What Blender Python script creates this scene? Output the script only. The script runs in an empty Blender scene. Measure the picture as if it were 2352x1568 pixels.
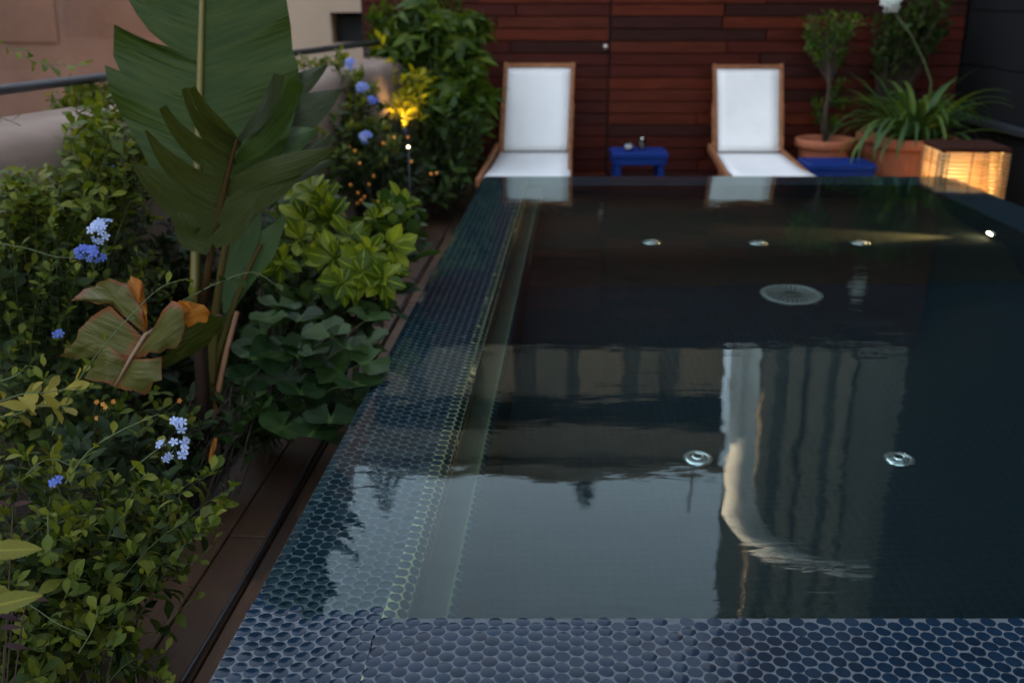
import bpy, math, random
import numpy as np
from mathutils import Vector, Matrix
R = math.radians
S = bpy.context.scene
COL = S.collection
rng = random.Random(7)

# ------------------------------------------------------------------ camera, sky, sun, exposure
CAM_H, PITCH, FPX = 1.65, R(19.31), 2300.0          # eye height, downward tilt, focal length for a 2352 px wide frame
cam_d = bpy.data.cameras.new('camera')
cam = bpy.data.objects.new('camera', cam_d); COL.objects.link(cam)
cam.location = (0, 0, CAM_H); cam.rotation_euler = (R(90) - PITCH, 0, 0)
cam_d.sensor_width = 36.0; cam_d.lens = FPX / 2352 * 36
cam_d.clip_start = 0.05; cam_d.clip_end = 900
cam_d.dof.use_dof = True; cam_d.dof.focus_distance = 2.25; cam_d.dof.aperture_fstop = 3.0
S.camera = cam

world = bpy.data.worlds.new('World'); S.world = world; world.use_nodes = True
wn = world.node_tree; bg = wn.nodes['Background']
sky = wn.nodes.new('ShaderNodeTexSky'); sky.sky_type = 'NISHITA'; sky.sun_disc = False
SUN_EL, SUN_AZ = R(11), R(274)
sky.sun_elevation = SUN_EL; sky.sun_rotation = SUN_AZ
sky.air_density = 1.0; sky.dust_density = 1.5; sky.ozone_density = 2.0
bg.inputs['Strength'].default_value = 0.15
hs = wn.nodes.new('ShaderNodeHueSaturation'); hs.inputs['Saturation'].default_value = 0.47   # hazy dusk sky
wn.links.new(sky.outputs['Color'], hs.inputs['Color']); wn.links.new(hs.outputs['Color'], bg.inputs['Color'])
sun_d = bpy.data.lights.new('sun', 'SUN'); sun_d.energy = 3.6; sun_d.angle = R(3); sun_d.color = (1.0, 0.68, 0.44)
sun = bpy.data.objects.new('sun', sun_d); COL.objects.link(sun)
sd = Vector((math.sin(SUN_AZ) * math.cos(SUN_EL), math.cos(SUN_AZ) * math.cos(SUN_EL), math.sin(SUN_EL)))
sun.rotation_euler = sd.to_track_quat('Z', 'Y').to_euler()
vs = S.view_settings
vs.view_transform = 'Standard'; vs.look = 'None'; vs.exposure = 2.97; vs.gamma = 1.0; vs.use_curve_mapping = False
S.display_settings.display_device = 'sRGB'
S.render.engine = 'CYCLES'
cy = S.cycles
cy.use_denoising = True; cy.max_bounces = 10; cy.diffuse_bounces = 4; cy.glossy_bounces = 4
cy.transmission_bounces = 8; cy.transparent_max_bounces = 8; cy.sample_clamp_indirect = 6.0
cy.caustics_reflective = False; cy.caustics_refractive = True

# ------------------------------------------------------------------ pixel <-> world (2352 x 1568 reading of the photograph)
cp, sp = math.cos(PITCH), math.sin(PITCH)
def ray(u, v):
    x, y = (u - 1176) / FPX, -(v - 784) / FPX
    return Vector((x, cp + y * sp, y * cp - sp))
def at(u, v, zd):                                    # point at camera depth zd
    return Vector((0, 0, CAM_H)) + ray(u, v) * zd
def at_z(u, v, z):                                   # point on the horizontal plane z
    d = ray(u, v); return Vector((0, 0, CAM_H)) + d * ((z - CAM_H) / d.z)
def at_y(u, v, Y):                                   # point on the vertical plane y = Y
    d = ray(u, v); return Vector((0, 0, CAM_H)) + d * (Y / d.y)
def px_of(p):
    q = Vector(p) - Vector((0, 0, CAM_H)); zd = q.y * cp - q.z * sp
    if zd < 0.05: return (-9999, -9999, zd)
    return (1176 + FPX * q.x / zd, 784 - FPX * (q.z * cp + q.y * sp) / zd, zd)
W = 0.45                                             # water level above the deck
def mirror(u, v, Y):                                 # where the water shows a thing standing on the plane y = Y
    p = at_y(u, v, Y); return Vector((p.x, Y, 2 * W - p.z))
def under(u, v, depth):                              # point seen through the water at a depth below it
    d = ray(u, v); p = at_z(u, v, W); h = Vector((d.x, d.y, 0)).normalized()
    s = math.hypot(d.x, d.y) / d.length / 1.33
    return Vector((p.x, p.y, W - depth)) + h * depth * s / math.sqrt(1 - s * s)

# ------------------------------------------------------------------ materials
MATS = {}
class NT:
    def __init__(s, name):
        s.m = bpy.data.materials.new(name); s.m.use_nodes = True; s.t = s.m.node_tree
        s.p = s.t.nodes['Principled BSDF']; s.out = s.t.nodes['Material Output']
    def n(s, kind, **kw):
        nd = s.t.nodes.new(kind)
        for k, v in kw.items():
            if k.startswith('i_'):
                nd.inputs[int(k[2:]) if k[2:].isdigit() else k[2:].replace('_', ' ')].default_value = v
            else: setattr(nd, k, v)
        return nd
    def l(s, a, b): s.t.links.new(a, b)
def mixc(nt, fac, a, b, blend='MIX'):
    m = nt.n('ShaderNodeMix', data_type='RGBA', blend_type=blend)
    for sock, val in ((m.inputs[0], fac), (m.inputs[6], a), (m.inputs[7], b)):
        if hasattr(val, 'links') or isinstance(val, bpy.types.NodeSocket): nt.l(val, sock)
        elif isinstance(val, (int, float)): sock.default_value = val
        else: sock.default_value = (*val, 1)
    return m.outputs[2]
def ramp(nt, fac, stops):
    r = nt.n('ShaderNodeValToRGB'); e = r.color_ramp.elements
    while len(e) < len(stops): e.new(0.5)
    for k, (p, c) in enumerate(stops):
        e[k].position = p; e[k].color = (*c, 1) if not isinstance(c, (int, float)) else (c, c, c, 1)
    nt.l(fac, r.inputs[0]); return r.outputs[0]
def noise(nt, scale, detail=4, rough=0.55, vec=None, dist=0.0):
    n = nt.n('ShaderNodeTexNoise'); n.inputs['Scale'].default_value = scale; n.inputs['Detail'].default_value = detail
    n.inputs['Roughness'].default_value = rough; n.inputs['Distortion'].default_value = dist
    if vec is not None: nt.l(vec, n.inputs['Vector'])
    return n.outputs['Fac']
def coord(nt, which='Object', scale=(1, 1, 1)):
    c = nt.n('ShaderNodeTexCoord'); mp = nt.n('ShaderNodeMapping'); mp.inputs['Scale'].default_value = scale
    nt.l(c.outputs[which], mp.inputs['Vector']); return mp.outputs['Vector']
def bump(nt, h, strength=0.3, dist=0.01):
    b = nt.n('ShaderNodeBump'); b.inputs['Strength'].default_value = strength; b.inputs['Distance'].default_value = dist
    nt.l(h, b.inputs['Height']); nt.l(b.outputs[0], nt.p.inputs['Normal'])
def plain(name, c1, c2=None, rough=0.6, scale=8, bump_s=0.15, bump_d=0.004, stretch=(1, 1, 1), metal=0.0, spec=0.5, rnd=0.0, space='Object'):
    nt = NT(name); v = coord(nt, space, stretch)
    f = noise(nt, scale, 5, 0.6, v)
    col = mixc(nt, ramp(nt, f, [(0.3, 0.0), (0.7, 1.0)]), c1, c2 or tuple(x * 0.7 for x in c1))
    if rnd:
        oi = nt.n('ShaderNodeObjectInfo')
        k = nt.n('ShaderNodeMapRange'); k.inputs[3].default_value = 1 - rnd; k.inputs[4].default_value = 1 + rnd
        nt.l(oi.outputs['Random'], k.inputs[0])
        col = mixc(nt, 1.0, col, k.outputs[0], 'MULTIPLY')
    nt.l(col, nt.p.inputs['Base Color'])
    nt.p.inputs['Roughness'].default_value = rough; nt.p.inputs['Metallic'].default_value = metal
    nt.p.inputs['Specular IOR Level'].default_value = spec
    if bump_s: bump(nt, noise(nt, scale * 5, 4, 0.6, v), bump_s, bump_d)
    MATS[name] = nt.m; return nt.m
def emit(name, col, strength):
    nt = NT(name); nt.p.inputs['Base Color'].default_value = (*col, 1)
    nt.p.inputs['Emission Color'].default_value = (*col, 1); nt.p.inputs['Emission Strength'].default_value = strength
    MATS[name] = nt.m; return nt.m

def leaf_mat(name, c_dark, c_mid, c_light, rough=0.45, trans=0.35, vein=0.0, tip=None, edge=None):
    """leaf: colour varies leaf by leaf (island / object random), soft mottling, thin-leaf translucency"""
    nt = NT(name)
    oi = nt.n('ShaderNodeObjectInfo'); ge = nt.n('ShaderNodeNewGeometry')
    ad = nt.n('ShaderNodeMath', operation='ADD'); nt.l(oi.outputs['Random'], ad.inputs[0]); nt.l(ge.outputs['Random Per Island'], ad.inputs[1])
    fr = nt.n('ShaderNodeMath', operation='FRACT'); nt.l(ad.outputs[0], fr.inputs[0])
    col = ramp(nt, fr.outputs[0], [(0.0, c_dark), (0.5, c_mid), (1.0, c_light)])
    tc = nt.n('ShaderNodeTexCoord')
    f = noise(nt, 22, 4, 0.6, tc.outputs['Object'])
    col = mixc(nt, 0.35, col, ramp(nt, f, [(0.3, (0.35, 0.35, 0.35)), (0.7, (1.25, 1.25, 1.15))]), 'MULTIPLY')
    uv = nt.n('ShaderNodeUVMap'); sx = nt.n('ShaderNodeSeparateXYZ'); nt.l(uv.outputs[0], sx.inputs[0])
    if vein:
        ab = nt.n('ShaderNodeMath', operation='ABSOLUTE'); sb = nt.n('ShaderNodeMath', operation='SUBTRACT'); sb.inputs[1].default_value = 0.5
        nt.l(sx.outputs[0], sb.inputs[0]); nt.l(sb.outputs[0], ab.inputs[0])
        mid = ramp(nt, ab.outputs[0], [(0.0, 1.0), (0.035, 0.8), (0.06, 0.0)])
        col = mixc(nt, mid, col, tuple(min(1, x * vein) for x in c_light))
    if tip is not None:
        f2 = noise(nt, 9, 3, 0.6, tc.outputs['Object'])
        mm = nt.n('ShaderNodeMath', operation='MULTIPLY'); nt.l(sx.outputs[1], mm.inputs[0]); nt.l(f2, mm.inputs[1])
        col = mixc(nt, ramp(nt, mm.outputs[0], [(0.42, 0.0), (0.6, 1.0)]), col, tip)
    nt.l(col, nt.p.inputs['Base Color']); nt.p.inputs['Roughness'].default_value = rough
    nt.p.inputs['Specular IOR Level'].default_value = 0.2
    b = nt.n('ShaderNodeBump'); b.inputs['Strength'].default_value = 0.25; b.inputs['Distance'].default_value = 0.002
    nt.l(noise(nt, 90, 3, 0.6, tc.outputs['Object']), b.inputs['Height']); nt.l(b.outputs[0], nt.p.inputs['Normal'])
    tr = nt.n('ShaderNodeBsdfTranslucent'); mx = nt.n('ShaderNodeMixShader'); mx.inputs[0].default_value = trans
    nt.l(mixc(nt, 1.0, col, (1.3, 1.2, 0.35), 'MULTIPLY'), tr.inputs['Color'])
    nt.l(nt.p.outputs[0], mx.inputs[1]); nt.l(tr.outputs[0], mx.inputs[2]); nt.l(mx.outputs[0], nt.out.inputs['Surface'])
    MATS[name] = nt.m; return nt.m

# ------------------------------------------------------------------ mesh helpers
class MB:
    def __init__(s): s.v = []; s.f = []; s.uv = None
    def add(s, vs_, fs_):
        o = len(s.v); s.v += [tuple(x) for x in vs_]; s.f += [tuple(i + o for i in f) for f in fs_]; return s
    def box(s, x0, x1, y0, y1, z0, z1, M=None, bev=0.0):
        if bev > 0:
            b = min(bev, abs(x1-x0)/2.5, abs(y1-y0)/2.5, abs(z1-z0)/2.5)
            vs_ = []
            for sx in (0, 1):
                for sy in (0, 1):
                    for sz in (0, 1):
                        X, Y, Z = (x0, x1)[sx], (y0, y1)[sy], (z0, z1)[sz]
                        bx, by, bz = b*(1-2*sx), b*(1-2*sy), b*(1-2*sz)
                        vs_ += [(X, Y+by, Z+bz), (X+bx, Y, Z+bz), (X+bx, Y+by, Z)]
            def i(sx, sy, sz, k): return (sx*4+sy*2+sz)*3+k
            fs_ = []
            for a in (0, 1):
                q = [i(a,0,0,0), i(a,1,0,0), i(a,1,1,0), i(a,0,1,0)]; fs_.append(q if a else q[::-1])
                q = [i(0,a,0,1), i(0,a,1,1), i(1,a,1,1), i(1,a,0,1)]; fs_.append(q if a else q[::-1])
                q = [i(0,0,a,2), i(1,0,a,2), i(1,1,a,2), i(0,1,a,2)]; fs_.append(q if a else q[::-1])
            for p in (0, 1):
                for q in (0, 1):
                    e = [i(0,p,q,1), i(1,p,q,1), i(1,p,q,2), i(0,p,q,2)]; fs_.append(e if (p == q) else e[::-1])
                    e = [i(p,0,q,2), i(p,1,q,2), i(p,1,q,0), i(p,0,q,0)]; fs_.append(e if (p == q) else e[::-1])
                    e = [i(p,q,0,0), i(p,q,1,0), i(p,q,1,1), i(p,q,0,1)]; fs_.append(e if (p == q) else e[::-1])
            for sx in (0, 1):
                for sy in (0, 1):
                    for sz in (0, 1):
                        t = [i(sx,sy,sz,0), i(sx,sy,sz,1), i(sx,sy,sz,2)]; fs_.append(t if (sx+sy+sz) % 2 else t[::-1])
        else:
            vs_ = [(x, y, z) for x in (x0, x1) for y in (y0, y1) for z in (z0, z1)]
            fs_ = [(0,1,3,2), (4,6,7,5), (0,4,5,1), (2,3,7,6), (0,2,6,4), (1,5,7,3)]
        if M is not None: vs_ = [M @ Vector(x) for x in vs_]
        return s.add(vs_, fs_)
    def bar(s, a, b, w, h, up=(0, 0, 1), bev=0.004):
        a, b = Vector(a), Vector(b); d = (b - a); L = d.length; d.normalize()
        x = d.cross(Vector(up)); x.normalize(); z = x.cross(d)
        M = Matrix.Translation(a) @ Matrix((x, d, z)).transposed().to_4x4()
        return s.box(-w/2, w/2, 0, L, -h/2, h/2, M, bev)
    def tube(s, pts, r, n=6, cap=True):
        pts = [Vector(p) for p in pts]; rr = r if isinstance(r, (list, tuple)) else [r] * len(pts)
        base = len(s.v); prev = None
        for k, p in enumerate(pts):
            t = (pts[min(k+1, len(pts)-1)] - pts[max(k-1, 0)])
            if t.length < 1e-9: t = Vector((0, 0, 1))
            t.normalize()
            if prev is None: x = t.orthogonal().normalized()
            else:
                x = prev - t * prev.dot(t)
                x = x.normalized() if x.length > 1e-6 else t.orthogonal().normalized()
            prev = x; y = t.cross(x)
            for j in range(n):
                a = 2 * math.pi * j / n; s.v.append(tuple(p + (x * math.cos(a) + y * math.sin(a)) * rr[k]))
        for k in range(len(pts) - 1):
            for j in range(n):
                s.f.append((base+k*n+j, base+k*n+(j+1) % n, base+(k+1)*n+(j+1) % n, base+(k+1)*n+j))
        if cap:
            s.f.append(tuple(base + j for j in range(n))[::-1]); s.f.append(tuple(base + (len(pts)-1)*n + j for j in range(n)))
        return s
    def lathe(s, prof, n=24, c=(0, 0, 0), M=None):
        base = len(s.v)
        for r_, z in prof:
            for j in range(n):
                a = 2*math.pi*j/n; p = Vector((c[0]+r_*math.cos(a), c[1]+r_*math.sin(a), c[2]+z))
                s.v.append(tuple(M @ p) if M is not None else tuple(p))
        for k in range(len(prof)-1):
            for j in range(n):
                s.f.append((base+k*n+j, base+k*n+(j+1) % n, base+(k+1)*n+(j+1) % n, base+(k+1)*n+j))
        if prof[0][0] > 1e-6: s.f.append(tuple(base+j for j in range(n))[::-1])
        if prof[-1][0] > 1e-6: s.f.append(tuple(base+(len(prof)-1)*n+j for j in range(n)))
        return s
    def mesh(s, name, mat, smooth=False):
        me = bpy.data.meshes.new(name); me.from_pydata(s.v, [], s.f); me.materials.append(mat)
        if s.uv is not None:
            ul = me.uv_layers.new(name='UVMap'); li = np.empty(len(me.loops), np.int32); me.loops.foreach_get('vertex_index', li)
            ul.data.foreach_set('uv', np.asarray(s.uv, np.float32)[li].ravel())
        if smooth: me.polygons.foreach_set('use_smooth', [True] * len(me.polygons))
        me.update(); return me
    def obj(s, name, mat, parent=None, smooth=False, **kw):
        return new_obj(name, s.mesh(name, mat, smooth), parent, **kw)
def new_obj(name, data, parent=None, **kw):
    o = bpy.data.objects.new(name, data); COL.objects.link(o)
    if parent is not None: o.parent = parent
    for k, v in kw.items(): o[k] = v
    return o
def thing(name, label, cat, loc=(0, 0, 0), group=None, rz=0.0):
    o = new_obj(name, None, None, label=label, category=cat)
    if group: o['group'] = group
    o.location = loc; o.rotation_euler = (0, 0, rz); o.empty_display_size = 0.1
    return o
def structure(name, mb, mat, parent=None, smooth=False):
    return mb.obj(name, mat, parent, smooth, kind='structure')
def wparent(o, p):                                   # parent while keeping world coordinates (p is top level)
    o.parent = p; o.matrix_parent_inverse = p.matrix_basis.inverted(); return o

# ------------------------------------------------------------------ materials of the setting
M_soil = plain('soil', (0.020, 0.013, 0.008), (0.035, 0.022, 0.013), 0.95, 14, 0.8, 0.02)
M_deck = plain('deck_wood', (0.098, 0.051, 0.028), (0.060, 0.032, 0.018), 0.55, 6, 0.3, 0.002, (14, 1.2, 1), spec=0.22, rnd=0.3)
def stain(m, c, sc, st):                              # old dark stains soaked into the boards
    t = m.node_tree; p = t.nodes['Principled BSDF']; src = p.inputs['Base Color'].links[0].from_socket
    class Q: pass
    nt = NT.__new__(NT); nt.m = m; nt.t = t; nt.p = p; nt.out = t.nodes['Material Output']
    v = coord(nt, 'Object', st); f = noise(nt, sc, 3, 0.5, v, 0.5)
    t.links.new(mixc(nt, ramp(nt, f, [(0.56, 0.0), (0.62, 0.75)]), src, c), p.inputs['Base Color'])
stain(M_deck, (0.022, 0.016, 0.013), 2.2, (2.6, 0.9, 1))
M_pipe = plain('black_pipe', (0.02, 0.021, 0.023), (0.03, 0.03, 0.032), 0.35, 20, 0.05)
M_ground = plain('street_ground', (0.09, 0.085, 0.08), (0.06, 0.058, 0.055), 0.9, 0.6, 0.3, 0.02)
M_parapet = plain('parapet_plaster', (0.255, 0.18, 0.14), (0.195, 0.135, 0.105), 0.85, 3.5, 0.35, 0.004)
M_stone = plain('old_stucco', (0.235, 0.128, 0.085), (0.175, 0.095, 0.063), 0.9, 1.6, 0.6, 0.02)
M_stone2 = plain('pale_stucco', (0.46, 0.33, 0.23), (0.40, 0.29, 0.20), 0.9, 1.2, 0.3, 0.01)
M_black = plain('dark_recess', (0.008, 0.008, 0.009), (0.012, 0.012, 0.012), 0.7, 4, 0.0)
M_rail = plain('railing_metal', (0.018, 0.020, 0.026), (0.028, 0.03, 0.036), 0.4, 12, 0.05)
M_dark = plain('dark_panel', (0.010, 0.0105, 0.012), (0.007, 0.0075, 0.008), 0.7, 2.0, 0.15, 0.003, spec=0.15)
M_darktrim = plain('dark_trim', (0.03, 0.034, 0.042), (0.02, 0.023, 0.028), 0.45, 6, 0.1)
M_tan = plain('tan_facade', (0.24, 0.20, 0.145), (0.185, 0.155, 0.115), 0.9, 0.5, 0.3, 0.02)
M_tan2 = plain('grey_facade', (0.17, 0.155, 0.125), (0.13, 0.118, 0.095), 0.9, 0.6, 0.3, 0.02)
M_facade_dark = plain('facade_recess', (0.105, 0.10, 0.085), (0.075, 0.072, 0.062), 0.8, 1, 0.2)
M_white = plain('white_render', (0.78, 0.76, 0.72), (0.68, 0.66, 0.62), 0.7, 1.2, 0.15)

def wood_mat(name, cs, rough=0.5, stretch=(1.2, 14, 14)):
    nt = NT(name); v = coord(nt, 'Object', stretch)
    oi = nt.n('ShaderNodeObjectInfo')
    base = ramp(nt, oi.outputs['Random'], cs)
    f = noise(nt, 3.0, 6, 0.65, v, 0.6)
    col = mixc(nt, 0.8, base, ramp(nt, f, [(0.3, (0.45, 0.42, 0.4)), (0.7, (1.25, 1.25, 1.25))]), 'MULTIPLY')
    nt.l(col, nt.p.inputs['Base Color']); nt.p.inputs['Roughness'].default_value = rough; nt.p.inputs['Specular IOR Level'].default_value = 0.08
    bump(nt, noise(nt, 8.0, 5, 0.7, v), 0.35, 0.002)
    MATS[name] = nt.m; return nt.m
M_plank = wood_mat('wall_plank_dark', [(0.0, (0.058, 0.012, 0.008)), (0.35, (0.080, 0.015, 0.009)), (0.65, (0.046, 0.012, 0.010)), (1.0, (0.095, 0.018, 0.010))])
M_plank_red = wood_mat('wall_plank_red', [(0.0, (0.095, 0.0185, 0.009)), (0.5, (0.118, 0.022, 0.010)), (1.0, (0.086, 0.019, 0.010))])
M_plank_black = wood_mat('wall_plank_black', [(0.0, (0.036, 0.012, 0.009)), (1.0, (0.046, 0.013, 0.010))])
M_backing = plain('wall_backing', (0.02, 0.011, 0.009), None, 0.9, 5, 0.0)

# ------------------------------------------------------------------ ground far below, terrace slab, deck, soil
mb = MB(); mb.add([(-400, -400, -9.0), (400, -400, -9.0), (400, 400, -9.0), (-400, 400, -9.0)], [(0, 1, 2, 3)])
structure('street_ground', mb, M_ground)
mb = MB(); mb.box(-6.0, 4.2, -3.0, 9.4, -0.9, -0.6); mb.box(-6.0, -0.72, -3.0, 9.4, -0.595, -0.03); mb.box(3.02, 4.2, -3.0, 9.4, -0.595, -0.03); mb.box(-0.715, 3.015, 6.87, 9.4, -0.595, -0.03); mb.box(-0.715, 3.015, -3.0, 1.05, -0.595, -0.03); structure('terrace_slab', mb, M_ground)

A0 = Vector((-0.565, 1.53)); DL = Vector((0.0689, 0.9976)); NL = Vector((0.9976, -0.0689))   # left pool edge, its direction, towards the water
def XL(y): return A0.x + (y - A0.y) * DL.x / DL.y
RIM = 0.336
# deck boards left of the pool run along its edge
deck = new_obj('deck', None, None, kind='structure')
ang = math.atan2(-DL.x, DL.y)
for k in range(9):
    w0 = -0.02 - 0.148 * (k + 1); s0 = -0.6 + rng.uniform(-0.5, 0)
    if k > 3: continue
    while s0 < 7.6:
        L = rng.uniform(1.7, 2.6) if k else 2.4
        mbp = MB(); mbp.box(w0, w0 + 0.140, s0, s0 + L - 0.006, -0.028, rng.uniform(-0.002, 0.002), None, 0.003)
        p = mbp.obj('plank', M_deck, deck); p.location = (A0.x, A0.y - 0.5, 0.0); p.rotation_euler = (0, 0, ang)
        s0 += L
for k in range(10):                                  # boards behind the pool, in front of the wall
    y0 = 6.92 + k * 0.226; x0 = -1.0 + rng.uniform(-0.4, 0)
    while x0 < 3.95:
        L = min(rng.uniform(1.8, 2.6), 3.97 - x0); mbp = MB(); mbp.box(x0, x0 + L - 0.005, y0, y0 + 0.218, -0.028, 0.0, None, 0.003)
        mbp.obj('plank', M_deck, deck); x0 += L
for k in range(4):                                   # and along the right side
    x0 = 3.05 + k * 0.23; y0 = 0.0
    while y0 < 6.9:
        L = min(rng.uniform(1.8, 2.6), 6.905 - y0); mbp = MB(); mbp.box(x0, x0 + 0.222, y0, y0 + L - 0.005, -0.028, 0.0, None, 0.003)
        mbp.obj('plank', M_deck, deck); y0 += L
# soil bed, uneven
mb = MB(); nx, ny = 26, 60
for j in range(ny + 1):
    for i in range(nx + 1):
        x = -5.0 + (4.42) * i / nx; y = -1.5 + 10.8 * j / ny
        x += 0.0
        xr = XL(y) - 0.62
        x = -5.0 + (xr + 5.0) * i / nx
        mb.v.append((x, y, 0.015 + 0.03 * math.sin(x * 7 + y * 3) * math.sin(y * 5.1 - x) + 0.02 * rng.random()))
for j in range(ny):
    for i in range(nx):
        a = j * (nx + 1) + i; mb.f.append((a, a + 1, a + nx + 2, a + nx + 1))
structure('soil', mb, M_soil, smooth=True)
# drip pipe lying on the boards
t = thing('drip_pipe', 'thin black irrigation pipe lying along the dark deck boards beside the pool', 'pipe')
pp = [Vector((A0.x, A0.y - 0.5, 0.014)) + Vector((DL.x, DL.y, 0)) * s + Vector((-NL.x, -NL.y, 0)) * (0.335 + 0.006 * math.sin(s * 3)) for s in [x * 0.25 for x in range(0, 28)]]
mb = MB(); mb.tube(pp, 0.0065, 8); mb.obj('tubing', M_pipe, t, True)
for s in (4, 11, 19):
    mb = MB(); mb.tube([pp[s], pp[s] + (pp[s+1] - pp[s]) * 0.12], 0.010, 8); mb.obj('connector', M_rail, t, True)

# ------------------------------------------------------------------ parapet and railing on the left, neighbour buildings beyond
PD = Vector((0.257, 0.966, 0)); PN = Vector((-0.966, 0.257, 0))
PF = Vector((-1.86, 3.55, 0))                         # front top edge passes here
t = thing('parapet', 'thick beige plastered terrace parapet with rounded top running behind the flower bed', 'parapet')
mb = MB(); prof = [(0.0, -0.4), (0.0, 0.3), (0.0, 0.7), (0.0, 1.05), (0.012, 1.10), (0.05, 1.135), (0.12, 1.15), (0.28, 1.152), (0.44, 1.15), (0.50, 1.13), (0.52, 1.08), (0.52, -0.4)]
NS = 24
for i in range(NS + 1):
    s = -5.0 + 10.35 * i / NS; wob = 0.008 * math.sin(i * 1.7) + 0.006 * math.sin(i * 4.1)
    taper = 1.0 if s < 2.5 else max(0.45, 1.0 - (s - 2.5) * 0.17)
    for d, z in prof:
        q = PF + PD * s + PN * (0.52 - (0.52 - d) * taper + wob) + Vector((0, 0, z + (wob if z > 1 else 0))); mb.v.append(tuple(q))
m_ = len(prof)
for i in range(NS):
    for j in range(m_ - 1):
        mb.f.append((i*m_+j, (i+1)*m_+j, (i+1)*m_+j+1, i*m_+j+1))
mb.f.append(tuple(range(m_))); mb.f.append(tuple(NS*m_ + j for j in range(m_))[::-1])
mb.obj('wall_body', M_parapet, t, True)
t = thing('railing', 'dark grey tubular handrail on short posts above the beige parapet', 'railing')
ra, rb = PF + PD * (-4.5) + PN * 0.42 + Vector((0, 0, 1.262)), PF + PD * 5.6 + PN * 0.42 + Vector((0, 0, 1.262))
mb = MB(); mb.tube([ra, rb], 0.022, 10); mb.obj('handrail', M_rail, t, True)
for s in (-2.6, -1.1, 1.55, 3.0, 4.5):
    q = PF + PD * s + PN * 0.42; mb = MB(); mb.tube([q + Vector((0, 0, 1.10)), q + Vector((0, 0, 1.25))], 0.011, 8)
    mb.lathe([(0.0, 1.142), (0.03, 1.145), (0.03, 1.152), (0.0, 1.158)], 10, tuple(q)); mb.obj('post', M_rail, t, True)

# neighbour building with rough blocks (upper left)
t = thing('stone_building', 'old pinkish brown stucco building with a deep block joint beyond the parapet', 'building')
Yb = 14.0
def bx(u): return at_y(u, 100, Yb).x
mb = MB(); mb.box(-14, bx(668), Yb, Yb + 6, -9, 8.0, None, 0.02); mb.obj('wall', M_stone, t)
zt = at_y(100, 104, Yb).z; zlo = -3.0
for (u0, u1, v0, v1, pr) in ((-900, 139, -600, 98, 0.16), (147, 425, -600, 101, 0.10), (432, 662, -600, 100, 0.12), (-900, 300, 108, 900, 0.07), (308, 662, 108, 900, 0.05)):
    x0, x1 = bx(u0), bx(u1); za, zb = at_y(u0, v1, Yb).z, min(7.8, at_y(u0, v0, Yb).z)
    mb = MB(); n = 8
    for i in range(n + 1):
        for j in range(n + 1):
            mb.v.append((x0 + (x1-x0)*i/n + rng.uniform(-.012, .012), Yb - pr + (0.12 if i in (0, n) or j in (0, n) else rng.uniform(-.02, .02)), za + (zb-za)*j/n + rng.uniform(-.012, .012)))
    for i in range(n):
        for j in range(n):
            a = i*(n+1)+j; mb.f.append((a, a+n+1, a+n+2, a+1))
    mb.obj('block', M_stone, t, True)
# paler building with a square window opening
t = thing('pale_building', 'pale beige rendered building with a small black square window beside the wooden wall', 'building')
Yp = 12.5
xa, xb = at_y(655, 60, Yp).x, at_y(1010, 60, Yp).x
w0, w1 = at_y(759, 60, Yp).x, at_y(868, 60, Yp).x; zb_, zt_ = at_y(800, 101, Yp).z, at_y(800, 29, Yp).z
mb = MB(); mb.box(xa, w0, Yp, Yp + 5, -9, 3.4); mb.obj('wall', M_stone2, t)
mb = MB(); mb.box(w1, xb, Yp, Yp + 5, -9, 3.4); mb.obj('wall', M_stone2, t)
mb = MB(); mb.box(w0, w1, Yp, Yp + 5, zt_, 3.4); mb.obj('wall', M_stone2, t)
mb = MB(); mb.box(w0, w1, Yp, Yp + 5, -9, zb_); mb.obj('wall', M_stone2, t)
mb = MB(); mb.box(w0, w1, Yp + 0.45, Yp + 0.5, zb_, zt_); wp = mb.obj('window', M_black, t)
mb = MB(); mb.bar((w0 + 0.02, Yp + 0.43, zb_), (w0 + 0.02, Yp + 0.43, zt_), 0.04, 0.04); mb.bar((w0, Yp + 0.43, zt_ - 0.03), (w1, Yp + 0.43, zt_ - 0.03), 0.04, 0.05); mb.obj('frame', M_dark, wp)

# ------------------------------------------------------------------ wooden wall behind the loungers: every board a part
YW = 9.2; ROW = 0.1037
t = thing('wooden_wall', 'dark reddish wooden board wall with a vertical door seam behind the loungers', 'wall')
zw = 2.52
mb = MB(); mb.box(-1.32, 3.97, YW + 0.03, YW + 0.16, -0.03, zw - 0.02); mb.obj('backing', M_backing, t)
seam = at_y(1397, 200, YW).x
z_ref = at_y(1500, 38, YW).z                          # a board joint read off the photograph
z0 = z_ref - math.floor((z_ref + 0.03) / ROW) * ROW
row = 0; z = z0
def xu(u, v): return at_y(u, v, YW).x
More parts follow.
